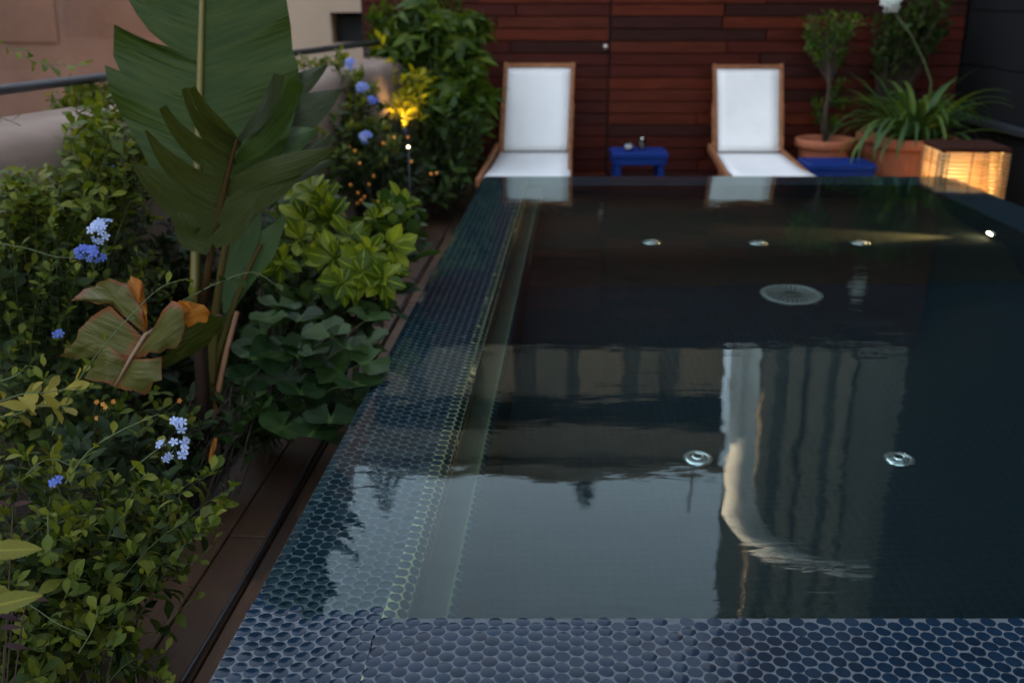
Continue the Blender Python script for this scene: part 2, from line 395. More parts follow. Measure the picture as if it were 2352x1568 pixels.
# boards that read bright red, and the near-black ones: (u0, u1, v_mid)
BR = [(1140,1397,50),(1140,1397,78),(1402,1665,23),(1402,1670,103),(1322,1397,163),(1322,1397,213),(1402,1640,228),(1402,1660,205),(1140,1397,6),(1402,1760,2),(1322,1397,265),(1402,1600,283)]
BK = [(1402,1660,50),(1402,1760,76),(1322,1397,290),(1402,1760,306),(1322,1397,340),(1660,2200,24),(1140,1397,105),(1680,2200,232)]
def has(lst, x0, x1, zmid):
    for (u0, u1, v) in lst:
        zz = at_y((u0+u1)/2, v, YW).z
        if abs(zz - zmid) < ROW * 0.5 and min(x1, xu(u1, v)) - max(x0, xu(u0, v)) > 0.5 * (x1 - x0): return True
    return False
while z < zw - 0.03:
    ztop = min(z + ROW, zw); zmid = (z + ztop) / 2
    v_ = px_of((1.0, YW, zmid))[1]
    cuts = [-1.30]
    fixed = sorted({round(xu(u, v), 3) for lst in (BR, BK) for (u0, u1, v) in lst for u in (u0, u1) if abs(at_y(u, v, YW).z - zmid) < ROW * 0.5 and u not in (1140, 1397, 1402, 1322)} | {round(seam, 3)})
    for fx in fixed + [3.965]:
        while fx - cuts[-1] > 1.5: cuts.append(cuts[-1] + rng.uniform(0.75, 1.35))
        if fx - cuts[-1] > 0.12: cuts.append(fx)
        else: cuts[-1] = fx
    for a, b in zip(cuts[:-1], cuts[1:]):
        g = 0.009 if abs(b - seam) < 0.01 or abs(a - seam) < 0.01 else 0.0015
        pr = rng.uniform(0.0, 0.006)
        m = M_plank_red if has(BR, a, b, zmid) else M_plank_black if has(BK, a, b, zmid) else rng.choices([M_plank, M_plank_red, M_plank_black], [0.90, 0.06, 0.04])[0]
        if a > 2.1 and m is M_plank_red: m = M_plank
        mb = MB(); mb.box(a + g, b - g, YW - 0.012 - pr, YW + 0.028, max(z, -0.03) + 0.0045, ztop - 0.0045, None, 0.003)
        mb.obj('plank', m, t)
    z += ROW; row += 1
mb = MB(); mb.box(-1.34, 3.96, YW - 0.03, YW + 0.18, zw - 0.018, zw + 0.025, None, 0.004); mb.obj('cap', M_plank, t)
kp = at_y(1391, 108, YW - 0.03)
Mk = Matrix.Translation(kp) @ Matrix.Rotation(R(90), 4, 'X')
M_knob = plain('knob_metal', (0.55, 0.45, 0.42), (0.45, 0.36, 0.33), 0.3, 30, 0.0, metal=0.8)
mb = MB(); mb.lathe([(0.0, -0.012), (0.012, -0.012), (0.012, 0.012), (0.024, 0.016), (0.026, 0.028), (0.018, 0.036), (0.0, 0.038)], 16, (0, 0, 0), Mk); mb.obj('knob', M_knob, t, True)

# ------------------------------------------------------------------ dark wall on the right
XR = 4.0
t = thing('dark_wall', 'tall near black panelled wall with a narrow grey ledge on the right side', 'wall')
mb = MB(); mb.box(XR + 0.03, XR + 1.2, -3.0, 9.6, -0.4, 9.0); mb.obj('wall_core', M_dark, t)
def xplane(u, v, X):
    d = ray(u, v); return Vector((0, 0, CAM_H)) + d * (X / d.x)
zl = (xplane(2352, 309, XR).z + xplane(2240, 265, XR).z) / 2
for (za, zb2, pr) in ((-0.03, zl - 0.035, 0.03), (zl + 0.03, zl + 0.42, 0.0), (zl + 0.43, zl + 0.87, 0.006), (zl + 0.88, 2.6, 0.0), (2.61, 4.5, 0.0), (4.51, 6.5, 0.0), (6.51, 8.9, 0.0)):
    y = -2.9
    while y < 9.3:
        L = 2.03; mb = MB(); mb.box(XR - pr + rng.uniform(0, .004), XR + 0.028, y + 0.004, min(y + L, 9.38) - 0.004, za, zb2, None, 0.004); mb.obj('panel', M_dark, t); y += L
mb = MB(); mb.box(XR - 0.10, XR + 0.028, -2.9, 9.15, zl - 0.030, zl + 0.025, None, 0.006); mb.obj('ledge', M_darktrim, t)

# added block, out of view, that keeps the low sun off the terrace
t = thing('sun_block_building', 'long plain stucco block added out of view to hold off the low sun', 'building')
mb = MB(); mb.box(-24.0, -15.0, -30.0, 13.0, -9, 11.0, None, 0.03); mb.obj('wall', M_stone, t)
for zf_ in (-5.0, -1.6, 1.8, 5.2, 8.2):
    for k in range(12):
        yk = -29 + k * 3.4; mb = MB(); mb.box(-14.998, -14.96, yk, yk + 1.2, zf_, zf_ + 1.7, None, 0.01); w_ = mb.obj('window', M_black, t)
        mb = MB(); mb.box(-14.958, -14.90, yk - .08, yk + 1.28, zf_ - .1, zf_ - .02); mb.obj('sill', M_stone2, w_)
# ------------------------------------------------------------------ tall buildings beyond the wall (seen in the water)
YA = 24.0
def mx(u, v, Y): return mirror(u, v, Y)
t = thing('long_building', 'long grey brown building with a band painted dark as recess shade and pilasters behind the wooden wall', 'building')
xl, xr_ = mx(700, 940, YA).x, mx(1668, 940, YA).x
ztop = mx(1300, 1088, YA).z; zd1, zd0 = mx(1300, 985, YA).z, mx(1300, 925, YA).z
mb = MB(); mb.box(xl, xr_, YA + 0.6, YA + 10, -9, ztop - 0.3); mb.obj('wall', M_facade_dark, t)
mb = MB(); mb.box(xl, xr_, YA, YA + 0.6, zd1, ztop, None, 0.03); mb.obj('attic_wall', M_tan2, t)
mb = MB(); mb.box(xl - .2, xr_ + .1, YA - 0.25, YA + 0.0, ztop - 0.35, ztop - 0.05, None, 0.03); mb.obj('cornice', M_tan2, t)
mb = MB(); mb.box(xl, xr_, YA + 0.50, YA + 0.598, zd0 + 0.1, zd1); mb.obj('loggia_shade', M_dark, t)  # dark slab stands in for the shade of the open storey
x = xl; k = 0
while x < xr_ - 0.3:
    wd = rng.uniform(0.55, 1.25); mb = MB(); mb.box(x, min(x + wd, xr_), YA + 0.40 + rng.uniform(0, 0.12), YA + 0.6, -9, zd0 + rng.uniform(-.08, .08), None, 0.02)
    mb.obj('pilaster', M_tan2 if k % 2 else M_tan, t); x += wd + rng.uniform(0.25, 0.6); k += 1
for u, hv in ((890, 1168), (1342, 1160)):
    b = mx(u, 1090, YA + 2); top = mx(u, hv, YA + 2)
    c = thing('conifer', 'small dark pointed conifer on the roof of the long building, %s' % ('left one' if u < 1000 else 'right one'), 'tree', (b.x, b.y, ztop - 0.3))
    hh = top.z - ztop + 0.5; mb = MB()
    for q in range(700):
        hq = hh * (1 - math.sqrt(rng.random()) * 0.98 + 0.0); rr = 0.85 * (1 - hq / hh) + 0.05; a = rng.random() * 6.283; rq = rr * math.sqrt(rng.random())
        pz = Vector((rq * math.cos(a), rq * math.sin(a), hq)); d1 = Vector((math.cos(a), math.sin(a), 0.4)) * 0.14; d2 = Vector((-math.sin(a), math.cos(a), 0.2)) * 0.06
        mb.add([pz - d2, pz + d2, pz + d1], [(0, 1, 2)])
    MATS.setdefault('conifer', plain('conifer_needles', (0.02, 0.035, 0.02), None, 0.8, 5, 0.0))
    mb.obj('crown', MATS['conifer'], c); mb = MB(); mb.tube([(0, 0, -0.2), (0, 0, hh * 0.9)], [0.06, 0.02], 6); mb.obj('trunk', M_soil, c)
b = mx(1590, 1088, YA + 1); top = mx(1590, 1170, YA + 1)
t = thing('aerial', 'thin rooftop television aerial mast on the long building', 'aerial', (b.x, b.y, ztop - 0.3))
hh = top.z - ztop + .3
mb = MB(); mb.tube([(0, 0, 0), (0, 0, hh)], 0.035, 6); mb.obj('mast', M_rail, t)
for q in range(4):
    mb = MB(); mb.tube([(-0.1, 0, hh * (0.25 + 0.1 * q)), (0.75, 0, hh * (0.25 + 0.1 * q))], 0.02, 5); mb.obj('arm', M_rail, t)

YB2 = 17.0
t = thing('tall_building', 'tall tan building with vertical pilasters rising behind the wooden wall', 'building')
xl, xr_ = mx(1672, 1200, YB2).x, mx(2052, 900, YB2).x + 2.5; ztop = 20.0
mb = MB(); foot = [(xl, YB2 + 0.5), (xr_, YB2 + 0.5), (xr_ + 2, YB2 + 9), (xl * 1.62, YB2 + 9)]; mb.add([(x, y, z) for z in (-9, ztop) for x, y in foot], [(3, 2, 1, 0), (4, 5, 6, 7), (0, 1, 5, 4), (1, 2, 6, 5), (2, 3, 7, 6), (3, 0, 4, 7)]); mb.obj('wall', M_tan2, t)
for (u0, u1, m) in ((1752, 1783, M_tan), (1812, 1845, M_tan), (1858, 1905, M_tan), (1925, 1960, M_tan), (1968, 2048, M_tan2)):
    x0, x1 = mx(u0, 1000, YB2).x, mx(u1, 1000, YB2).x; mb = MB(); mb.box(x0, x1, YB2 + 0.36, YB2 + 0.5, -9, 14.5 + rng.uniform(0, 1.5), None, 0.03); mb.obj('pilaster', m, t)
for (u0, u1) in ((1785, 1810), (1906, 1924)):
    x0, x1 = mx(u0, 1000, YB2).x, mx(u1, 1000, YB2).x; mb = MB(); mb.box(x0, x1, YB2 + 0.42, YB2 + 0.499, 2.0, 13.5); mb.obj('window_strip', M_facade_dark, t)
# white flue pipe with an elbow
YD = 16.0
t = thing('flue_pipe', 'white pipe rising up the tan building and bending sideways near the top', 'pipe')
def pth(lst): return [mx(u, v, YD) + Vector((0, -dy, 0)) for u, v, dy in lst]
P1 = pth([(1724, 700, 0), (1716, 800, 0), (1704, 1000, 0), (1700, 1110, 0), (1700, 1150, 0), (1708, 1190, 0.05), (1730, 1220, .1), (1768, 1245, .15), (1850, 1272, .15), (1930, 1295, .1), (2000, 1315, 0)])
mb = MB(); mb.tube([P1[0] - Vector((0, 0, 14))] + P1, [0.24] * 5 + [0.25, 0.24, 0.23, 0.21, 0.17, 0.14, 0.11], 16); mb.obj('pipe_run', M_white, t, True)
P2 = pth([(1690, 700, 0.3), (1684, 800, 0.3), (1677, 900, 0.3), (1670, 1000, 0.3)])
mb = MB(); mb.tube([P2[0] - Vector((0, 0, 14))] + P2, 0.085, 12); mb.obj('lit_stripe_pipe', M_white, t, True)  # added pipe standing for the sunlit left side of the flue
# ------------------------------------------------------------------ pool: basin, coping, round mosaic tiles, water
M_grout = plain('grout', (0.098, 0.115, 0.130), (0.070, 0.083, 0.095), 0.8, 60, 0.4, 0.001)
M_tile = plain('tile_glaze', (0.0055, 0.0170, 0.0340), (0.0040, 0.0120, 0.0240), 0.11, 12, 0.08, 0.0004, spec=0.15, rnd=0.22)
M_rimfar = plain('rim_far', (0.028, 0.042, 0.06), (0.02, 0.032, 0.048), 0.2, 30, 0.1)
def basin_mat():
    nt = NT('basin_mosaic'); v = coord(nt, 'Object', (1, 1, 1))
    vo = nt.n('ShaderNodeTexVoronoi', feature='F1'); vo.inputs['Scale'].default_value = 30; vo.inputs['Randomness'].default_value = 0.12
    nt.l(v, vo.inputs['Vector'])
    dk = ramp(nt, vo.outputs['Distance'], [(0.36, 0.0), (0.46, 1.0)])
    col = mixc(nt, dk, (0.0055, 0.0165, 0.0245), (0.0080, 0.0190, 0.0255))
    nt.l(col, nt.p.inputs['Base Color']); nt.p.inputs['Roughness'].default_value = 0.35
    nt.p.inputs['Specular IOR Level'].default_value = 0.12; bump(nt, ramp(nt, vo.outputs['Distance'], [(0.0, 1.0), (0.35, 0.8), (0.45, 0.0)]), 0.3, 0.002)
    return nt.m
M_basin = basin_mat()
def water_mat():
    nt = NT('pool_water'); nt.t.nodes.remove(nt.p)
    g = nt.n('ShaderNodeBsdfGlass'); g.inputs['IOR'].default_value = 1.333; g.inputs['Roughness'].default_value = 0.0
    g.inputs['Color'].default_value = (0.80, 0.93, 0.90, 1)
    v = coord(nt, 'Object', (1.0, 1.0, 1.0))
    a = noise(nt, 3.2, 2, 0.5, v); v2 = coord(nt, 'Object', (5.0, 16.0, 1.0)); b_ = noise(nt, 1.0, 3, 0.5, v2, 0.8)
    gate = ramp(nt, noise(nt, 0.9, 2, 0.5, v), [(0.45, 0.15), (0.65, 1.0)])
    mm = nt.n('ShaderNodeMath', operation='MULTIPLY'); nt.l(b_, mm.inputs[0]); nt.l(gate, mm.inputs[1])
    ad = nt.n('ShaderNodeMath', operation='MULTIPLY_ADD'); ad.inputs[1].default_value = 0.62; nt.l(mm.outputs[0], ad.inputs[0]); nt.l(a, ad.inputs[2])
    bp = nt.n('ShaderNodeBump'); bp.inputs['Strength'].default_value = 1.0; bp.inputs['Distance'].default_value = 0.0016
    nt.l(ad.outputs[0], bp.inputs['Height']); nt.l(bp.outputs[0], g.inputs['Normal']); nt.l(g.outputs[0], nt.out.inputs['Surface'])
    return nt.m
M_water = water_mat()
M_chrome = plain('jet_chrome', (0.74, 0.76, 0.76), (0.66, 0.69, 0.70), 0.14, 20, 0.0, metal=0.8)

pool = thing('swimming_pool', 'raised dark mosaic tiled pool filled to the rim with still water', 'pool')
YN, YF, XO, XIN, DEP = 1.735, 6.86, 3.02, 2.68, 0.85
# cross section of the left rim: offset from the outer edge, height relative to the water
LP = [(0.0, -0.45), (0.0, -0.035)]
for k in range(6): a = R(15 * (k + 1)); LP.append((0.022 - 0.022 * math.cos(a), -0.028 + 0.022 * math.sin(a)))
LP += [(0.022 + (RIM - 0.072) * k / 9, -0.006) for k in range(1, 9)]
LP.append((RIM - 0.05, -0.006))
for k in range(6): a = R(15 * (k + 1)); LP.append((RIM - 0.05 + 0.05 * math.sin(a), -0.056 + 0.05 * math.cos(a)))
LP += [(RIM, -0.125), (RIM + 0.004, -0.132), (RIM + 0.062, -0.134)]
for k in range(4): a = R(22.5 * (k + 1)); LP.append((RIM + 0.062 + 0.018 * math.sin(a), -0.152 + 0.018 * math.cos(a)))
LP += [(RIM + 0.08, -DEP)]
def sm(x): x = max(0.0, min(1.0, x)); return x * x * (3 - 2 * x)
def lift(y, off): return 0.0085 * sm((1.865 - 0.10 * off + 0.018 * math.sin(off * 31) + 0.010 * math.sin(off * 77) - y) / 0.17) * (1.0 if off < RIM else 0.0)
def lpos(off, s):                                     # s = metres along the left edge from A0
    q = A0 + DL * s + NL * off; return q
mb = MB(); SS = [-0.45, -0.2, 0.0, 0.06] + [0.08 + 0.02 * k for k in range(22)] + [0.55, 0.8, 1.5, 2.5, 3.5, 4.5, 5.33]
for s in SS:
    for off, z in LP:
        q = lpos(off, s); yy = q.y
        if s == 5.33: yy = YF; q = Vector((XL(YF) + off, YF))
        mb.v.append((q.x, yy, W + z + (lift(yy, off) if z > -0.02 else 0)))
n_ = len(LP)
for i in range(len(SS) - 1):
    for j in range(n_ - 1): mb.f.append((i*n_+j, i*n_+j+1, (i+1)*n_+j+1, (i+1)*n_+j))
cop = mb.obj('coping', M_grout, pool, True)
M_lip = plain('lip_grout', (0.40, 0.385, 0.19), (0.30, 0.29, 0.145), 0.8, 60, 0.3, 0.001)
M_ledge = plain('ledge_mosaic', (0.030, 0.034, 0.018), (0.022, 0.026, 0.014), 0.5, 30, 0.2, 0.001)
M_edge = plain('ledge_edge_grout', (0.085, 0.115, 0.062), (0.06, 0.085, 0.045), 0.7, 60, 0.3, 0.001)
for m_ in (M_lip, M_ledge, M_edge, M_basin): cop.data.materials.append(m_)
kl = LP.index((RIM - 0.05, -0.006))
for p_ in cop.data.polygons:
    j = p_.index % (n_ - 1); p_.material_index = 0 if j < kl else 1 if j < kl + 6 else 2 if j < kl + 9 else 3 if j < kl + 13 else 4
# near rim, a touch above the water
xi = XL(YN) + RIM
mb = MB(); NZ = W + 0.0025
prof = [(1.08, W - 0.45), (1.08, NZ - 0.02), (1.09, NZ - 0.004), (1.10, NZ)] + [(YN - 0.012, NZ), (YN - 0.004, NZ - 0.004), (YN, NZ - 0.014), (YN, W - DEP)]
xs = [XL(1.3) + RIM - 0.03, xi + 0.03, 0.5, 1.5, XO]
for x in xs:
    for y, z in prof: mb.v.append((x, y, z))
n_ = len(prof)
for i in range(len(xs) - 1):
    for j in range(n_ - 1): mb.f.append((i*n_+j, (i+1)*n_+j, (i+1)*n_+j+1, i*n_+j+1))
mb.obj('coping', M_grout, pool, True)
# far and right rims, just under the film of water, outer corner rounded
mb = MB(); fz = W - 0.005
mb.box(XL(YF) + 0.3, XO - 0.14, YF - 0.34, YF, -0.03, fz, None, 0.012)
mb.box(XIN, XO, 1.08, YF - 0.13, -0.03, fz - 0.0012, None, 0.012)
mb.lathe([(0.14, -0.03 - fz), (0.14, -0.012), (0.128, -0.0006), (0.0, -0.0006)], 32, (XO - 0.14, YF - 0.14, fz)); mb.obj('coping', M_rimfar, pool)
# basin: floor, walls, bench under the far end
mb = MB(); zf = W - DEP
mb.add([(-0.6, YN - .1, zf), (XIN + .1, YN - .1, zf), (XIN + .1, YF - .3, zf), (-0.6, YF - .3, zf)], [(0, 1, 2, 3)])
mb.add([(XIN - .001, YN - .1, zf), (XIN - .001, YF - .3, zf), (XIN - .001, YF - .3, W - .004), (XIN - .001, YN - .1, W - .004)], [(0, 1, 2, 3)])
xf_ = XL(YF - .34) + RIM - .02
mb.add([(xf_, YF - .341, zf), (XIN + .1, YF - .341, zf), (XIN + .1, YF - .341, W - .004), (xf_, YF - .341, W - .004)], [(3, 2, 1, 0)])
mb.obj('basin', M_basin, pool)
BD = 0.42; BY = 5.06
mb = MB(); xa_, xb_ = XL(BY) + RIM + 0.08, XIN - 0.002; sec = [(BY - .05, zf - .01), (BY + .04, zf + .07), (BY + .14, zf + .26), (BY + .20, W - BD - .03), (BY + .26, W - BD), (YF - .342, W - BD)]
for x in (xa_, xb_): mb.v += [(x, y, z) for y, z in sec]
for k in range(len(sec) - 1): mb.f.append((k, k + len(sec), k + len(sec) + 1, k + 1))
mb.obj('bench', plain('bench_mosaic', (0.020, 0.022, 0.017), (0.014, 0.016, 0.013), 0.5, 30, 0.1, spec=0.1), pool, True)

# water sheet: flat, lapping over the left, right and far edges
mb = MB(); WL = [(-0.003, -0.05), (-0.0025, -0.025), (0.005, -0.010), (0.014, -0.003), (0.03, 0.0)]
ys = [1.30, 2.2, 3.2, 4.2, 5.2, 6.0, YF - 0.03, YF - 0.012, YF - 0.003, YF + 0.002, YF + 0.002]
dz = [0, 0, 0, 0, 0, 0, 0, -0.002, -0.006, -0.014, -0.045]
for y, d in zip(ys, dz):
    row_ = [(XL(y) + o, z) for o, z in WL] + [(0.9, 0), (1.8, 0)]
    cr = 0.0 if y < YF - 0.14 else 0.14 - math.sqrt(max(0.0, 0.14**2 - max(0, y - (YF - 0.14))**2)) if y < YF else 0.14
    row_ += [(XO - cr - o, z) for o, z in WL[::-1]]
    for x, z in row_: mb.v.append((x, y, W + min(z, d) if d < -0.001 else W + z))
n_ = len(row_)
for i in range(len(ys) - 1):
    for j in range(n_ - 1): mb.f.append((i*n_+j, i*n_+j+1, (i+1)*n_+j+1, (i+1)*n_+j))
structure('water', mb, M_water)

# tiles -----------------------------------------------------------
PT = 0.0318; TR = PT * 0.474
def tile_tpl(n, dome, chip=0, seed=0):
    r_ = random.Random(seed); vs_ = []; ring = []
    ph = r_.random() * 6.28
    for j in range(n):
        a = 2*math.pi*j/n; k = 1 + 0.018 * math.sin(2*a + ph) + r_.uniform(-.008, .008)
        if chip and j in (chip, (chip + 1) % n): k *= 0.90 + 0.05 * r_.random()
        ring.append((math.cos(a) * k, math.sin(a) * k))
    for s, z in ((1.0, -0.0012), (1.0, 0.0003), (1.0, 0.0003), (0.66, 0.0003 + dome * .62), (0.33, 0.0003 + dome * 0.92)):
        vs_ += [(x * TR * s, y * TR * s, z) for x, y in ring]
    vs_.append((0, 0, 0.0003 + dome)); c = len(vs_) - 1; fs_ = []
    for k in (0, 2, 3):
        for j in range(n): fs_.append((k*n+j, k*n+(j+1) % n, (k+1)*n+(j+1) % n, (k+1)*n+j))
    for j in range(n): fs_.append((4*n+j, 4*n+(j+1) % n, c))
    return vs_, fs_
def tile_mesh(*a):
    m_ = MB(); m_.add(*tile_tpl(*a)); return m_.mesh('tile', M_tile, True)
FLAT = [tile_mesh(14, 0.0, c, s) for c, s in ((0, 1), (0, 2), (4, 3), (0, 4), (9, 5))]
DOME = [tile_mesh(14, 0.0007, 0, s) for s in (6, 7, 8)]
tiles = []                                            # (position, normal, domed?)
acc = [0.0]
for (a, b) in zip(LP[:-1], LP[1:]): acc.append(acc[-1] + math.hypot(b[0]-a[0], b[1]-a[1]))
def lp_at(q):
    for k in range(len(LP) - 1):
        if acc[k+1] >= q:
            f = (q - acc[k]) / max(1e-9, acc[k+1] - acc[k]); a, b = LP[k], LP[k+1]
            tx, tz = b[0]-a[0], b[1]-a[1]; L = math.hypot(tx, tz)
            return a[0]+tx*f, a[1]+tz*f, -tz/L, tx/L
    return None
q0 = acc[7] + 0.001; qi = 0
q_end = acc[-2] + 0.02; q_lip = acc[LP.index((RIM - 0.05, -0.006))]
NMAX = int((XO + 0.3) / (PT * 0.866))
while qi < NMAX:                                      # one lattice for all rims: columns follow the left edge
    q = q0 + qi * PT * 0.866
    on_left = lp_at(q) if q < q_end else None
    for k in range(-14, int(5.33 / PT)):
        y = YN - 0.006 - TR - (k + (0.5 if qi % 2 else 0)) * -PT - 0 * PT
        if y < 1.12 or y > YF - 0.01: continue
        near = y < YN - TR * 0.55
        if near:
            off = (q - q_lip) + RIM - 0.05 if q > q_lip else on_left[0]
            x = XL(y) + off
            if x > XO - 0.02: continue
            if q > q_lip: tiles.append((Vector((x, y, NZ)), Vector((0, 0, 1)), x < 0.05 + 0.55 * rng.random())); continue
        if on_left is None: continue
        off, z, nx_, nz_ = on_left
        if z < -0.05 and off < RIM + 0.055: continue
        if not near and off > RIM - 0.03 and y < YN + TR: continue
        nv = Vector((NL.x * nx_, NL.y * nx_, nz_)); tiles.append((Vector((XL(y) + off, y, W + z + (lift(y, off) if z > -0.02 else 0))) + nv * (0.0016 if nz_ < .99 else 0), nv, y < 1.95 and off < RIM - 0.03))
    qi += 1
def score(t):
    u, v, zd = px_of(t[0])
    if zd < 0.1 or not (-20 < u < 2372 and -20 < v < 1590): return 1e9
    return zd if t[1].z > 0.9 else zd + 0.5
tiles.sort(key=score)
def tilt(p, N, amt):
    n2 = (N + Vector((rng.gauss(0, amt), rng.gauss(0, amt), 0))).normalized(); a = rng.random() * 6.283
    x = Vector((math.cos(a), math.sin(a), 0)); x = (x - n2 * x.dot(n2)).normalized(); y = n2.cross(x)
    return Matrix.Translation(p) @ Matrix((x, y, n2)).transposed().to_4x4()
for p, N, dm in tiles[:300]:
    o = new_obj('tile', rng.choice(DOME if dm else FLAT) if rng.random() > 0.02 else FLAT[2], pool)
    j = Vector((rng.gauss(0, .0005), rng.gauss(0, .0005), 0))
    o.matrix_basis = tilt(p + j, N, 0.012 if dm else 0.006) @ Matrix.Diagonal((rng.uniform(.97, 1.02),) * 2 + (1, 1))
def joined(name, items, tpls, mat, parent, **kw):     # items: (matrix, template index); one mesh from many small copies
    tv = [np.array(t[0], float) for t in tpls]; vs_, fs_ = [], []; o = 0
    for M, k in items:
        a = np.array(M); vv = tv[k] @ a[:3, :3].T + a[:3, 3]; vs_.append(vv)
        fs_ += [tuple(i + o for i in f) for f in tpls[k][1]]; o += len(vv)
    m_ = MB(); m_.v = np.concatenate(vs_).tolist(); m_.f = fs_
    if len(tpls[0]) > 2: m_.uv = np.concatenate([np.array(tpls[k][2]) for _, k in items])
    return m_.obj(name, mat, parent, True, **kw)
T8 = [tile_tpl(10, 0.0, 0, 11), tile_tpl(10, 0.001, 0, 12)]
joined('tile', [(tilt(p + Vector((rng.gauss(0, .0005), rng.gauss(0, .0005), 0)), N, 0.012), int(dm)) for p, N, dm in tiles[300:]], T8, M_tile, pool, kind='stuff')

# fittings --------------------------------------------------------
def jet(u, v, depth):
    p = under(u, v, depth); mb = MB()
    mb.lathe([(0.052, 0.0), (0.053, 0.006), (0.050, 0.011), (0.040, 0.014), (0.034, 0.013), (0.033, 0.006)], 28)
    o = mb.obj('jet', M_chrome, pool, True); o.location = p
    mb = MB(); mb.lathe([(0.031, 0.004), (0.031, 0.016), (0.027, 0.023), (0.020, 0.027), (0.014, 0.026), (0.0125, 0.016)], 24); mb.obj('nozzle', M_chrome, o, True)
    mb = MB(); mb.lathe([(0.0155, 0.0255), (0.0, 0.0250)], 16); mb.obj('nozzle_hole', M_black, o)
for u, v in ((1602, 1055), (2065, 1056)): jet(u, v, DEP)
for u, v in ((1496, 557), (1741, 559), (1976, 559)): jet(u, v, BD)
p = under(1818, 678, DEP)
mb = MB(); mb.lathe([(0.155, 0.0), (0.157, 0.012), (0.150, 0.018), (0.128, 0.020), (0.124, 0.012)], 48)
M_drain = plain('drain_plastic', (0.26, 0.27, 0.26), (0.20, 0.21, 0.20), 0.4, 12, 0.05)
dr = mb.obj('drain_cover', M_drain, pool, True); dr.location = p
M_drain2 = plain('drain_grate', (0.09, 0.085, 0.075), (0.06, 0.058, 0.052), 0.5, 12, 0.05)
for k in range(28):
    a = 2*math.pi*k/28; mb = MB(); mb.bar((0.035*math.cos(a), 0.035*math.sin(a), 0.010), (0.126*math.cos(a), 0.126*math.sin(a), 0.012), 0.010, 0.008, bev=0.002); mb.obj('grate_bar', M_drain2, dr)
mb = MB(); mb.lathe([(0.040, 0.004), (0.040, 0.014), (0.03, 0.017), (0.0, 0.018)], 20); mb.obj('hub', M_drain2, dr, True)
# lit underwater lamp in the right wall, one more of the same nearer
M_lens = emit('lamp_lens', (1.0, 0.75, 0.42), 16.0)
def pool_lamp(y, z, spot_e):
    mb = MB(); Ml = Matrix.Translation((XIN - 0.002, y, z)) @ Matrix.Rotation(R(-90), 4, 'Y')
    mb.lathe([(0.0, 0.0), (0.055, 0.0), (0.056, 0.012), (0.048, 0.02), (0.036, 0.022), (0.034, 0.014)], 24, (0, 0, 0), Ml); o = mb.obj('pool_lamp', M_chrome, pool, True)
    mb = MB(); mb.lathe([(0.033, 0.016), (0.02, 0.022), (0.0, 0.024)], 20, (0, 0, 0), Ml); mb.obj('lens', M_lens, o, True)
    L = bpy.data.lights.new('pool_lamp_light', 'SPOT'); L.energy = spot_e; L.color = (1.0, 0.62, 0.26); L.spot_size = R(34); L.spot_blend = 0.8; L.shadow_soft_size = 0.03
    lo = bpy.data.objects.new('pool_lamp_light', L); COL.objects.link(lo); lo.location = (XIN - 0.045, y, z)
    d = Vector((-1, 0.03, -0.05)); lo.rotation_euler = d.to_track_quat('-Z', 'Y').to_euler(); lo.parent = pool
lp = under(2275, 529, 0.20)
pool_lamp(lp.y + 0.06, W - 0.34, 45.0)
pool_lamp(2.45, W - 0.40, 10.0)
# ------------------------------------------------------------------ loungers
M_teak = wood_mat('teak', [(0.0, (0.30, 0.125, 0.055)), (0.5, (0.36, 0.155, 0.07)), (1.0, (0.26, 0.105, 0.05))], 0.5, (8, 8, 8))
def canvas_mat():
    nt = NT('white_canvas'); v = coord(nt, 'Object', (1, 1, 1))
    col = mixc(nt, ramp(nt, noise(nt, 4, 4, 0.6, v), [(0.3, 0.0), (0.75, 1.0)]), (0.86, 0.85, 0.82), (0.79, 0.79, 0.765))
    nt.l(col, nt.p.inputs['Base Color']); nt.p.inputs['Roughness'].default_value = 0.85
    bump(nt, noise(nt, 9, 3, 0.5, v), 0.35, 0.02); return nt.m
M_canvas = canvas_mat()
def sheet(a, b, c, d, sag, nrm, n=10, th=0.003):      # a-b lower edge, d-c upper edge; sags towards -nrm
    mb = MB(); nrm = Vector(nrm)
    for lay in (0, 1):
        for j in range(n + 1):
            for i in range(7):
                s, t = i / 6, j / n
                p = a.lerp(b, s).lerp(d.lerp(c, s), t) - nrm * (sag * 4 * t * (1 - t) * (0.5 + 0.5 * 4 * s * (1 - s)) + lay * th)
                mb.v.append(tuple(p))
    N1 = (n + 1) * 7
    for j in range(n):
        for i in range(6):
            q = j * 7 + i; mb.f.append((q, q+1, q+8, q+7)); mb.f.append((N1+q, N1+q+7, N1+q+8, N1+q+1))
    for j in range(n):
        for i0 in (0, 6):
            q = j*7 + i0; f = (q, q+7, N1+q+7, N1+q); mb.f.append(f if i0 == 0 else f[::-1])
    for i in range(6):
        mb.f.append((i, N1+i, N1+i+1, i+1)); q = n*7+i; mb.f.append((q, q+1, N1+q+1, N1+q))
    return mb
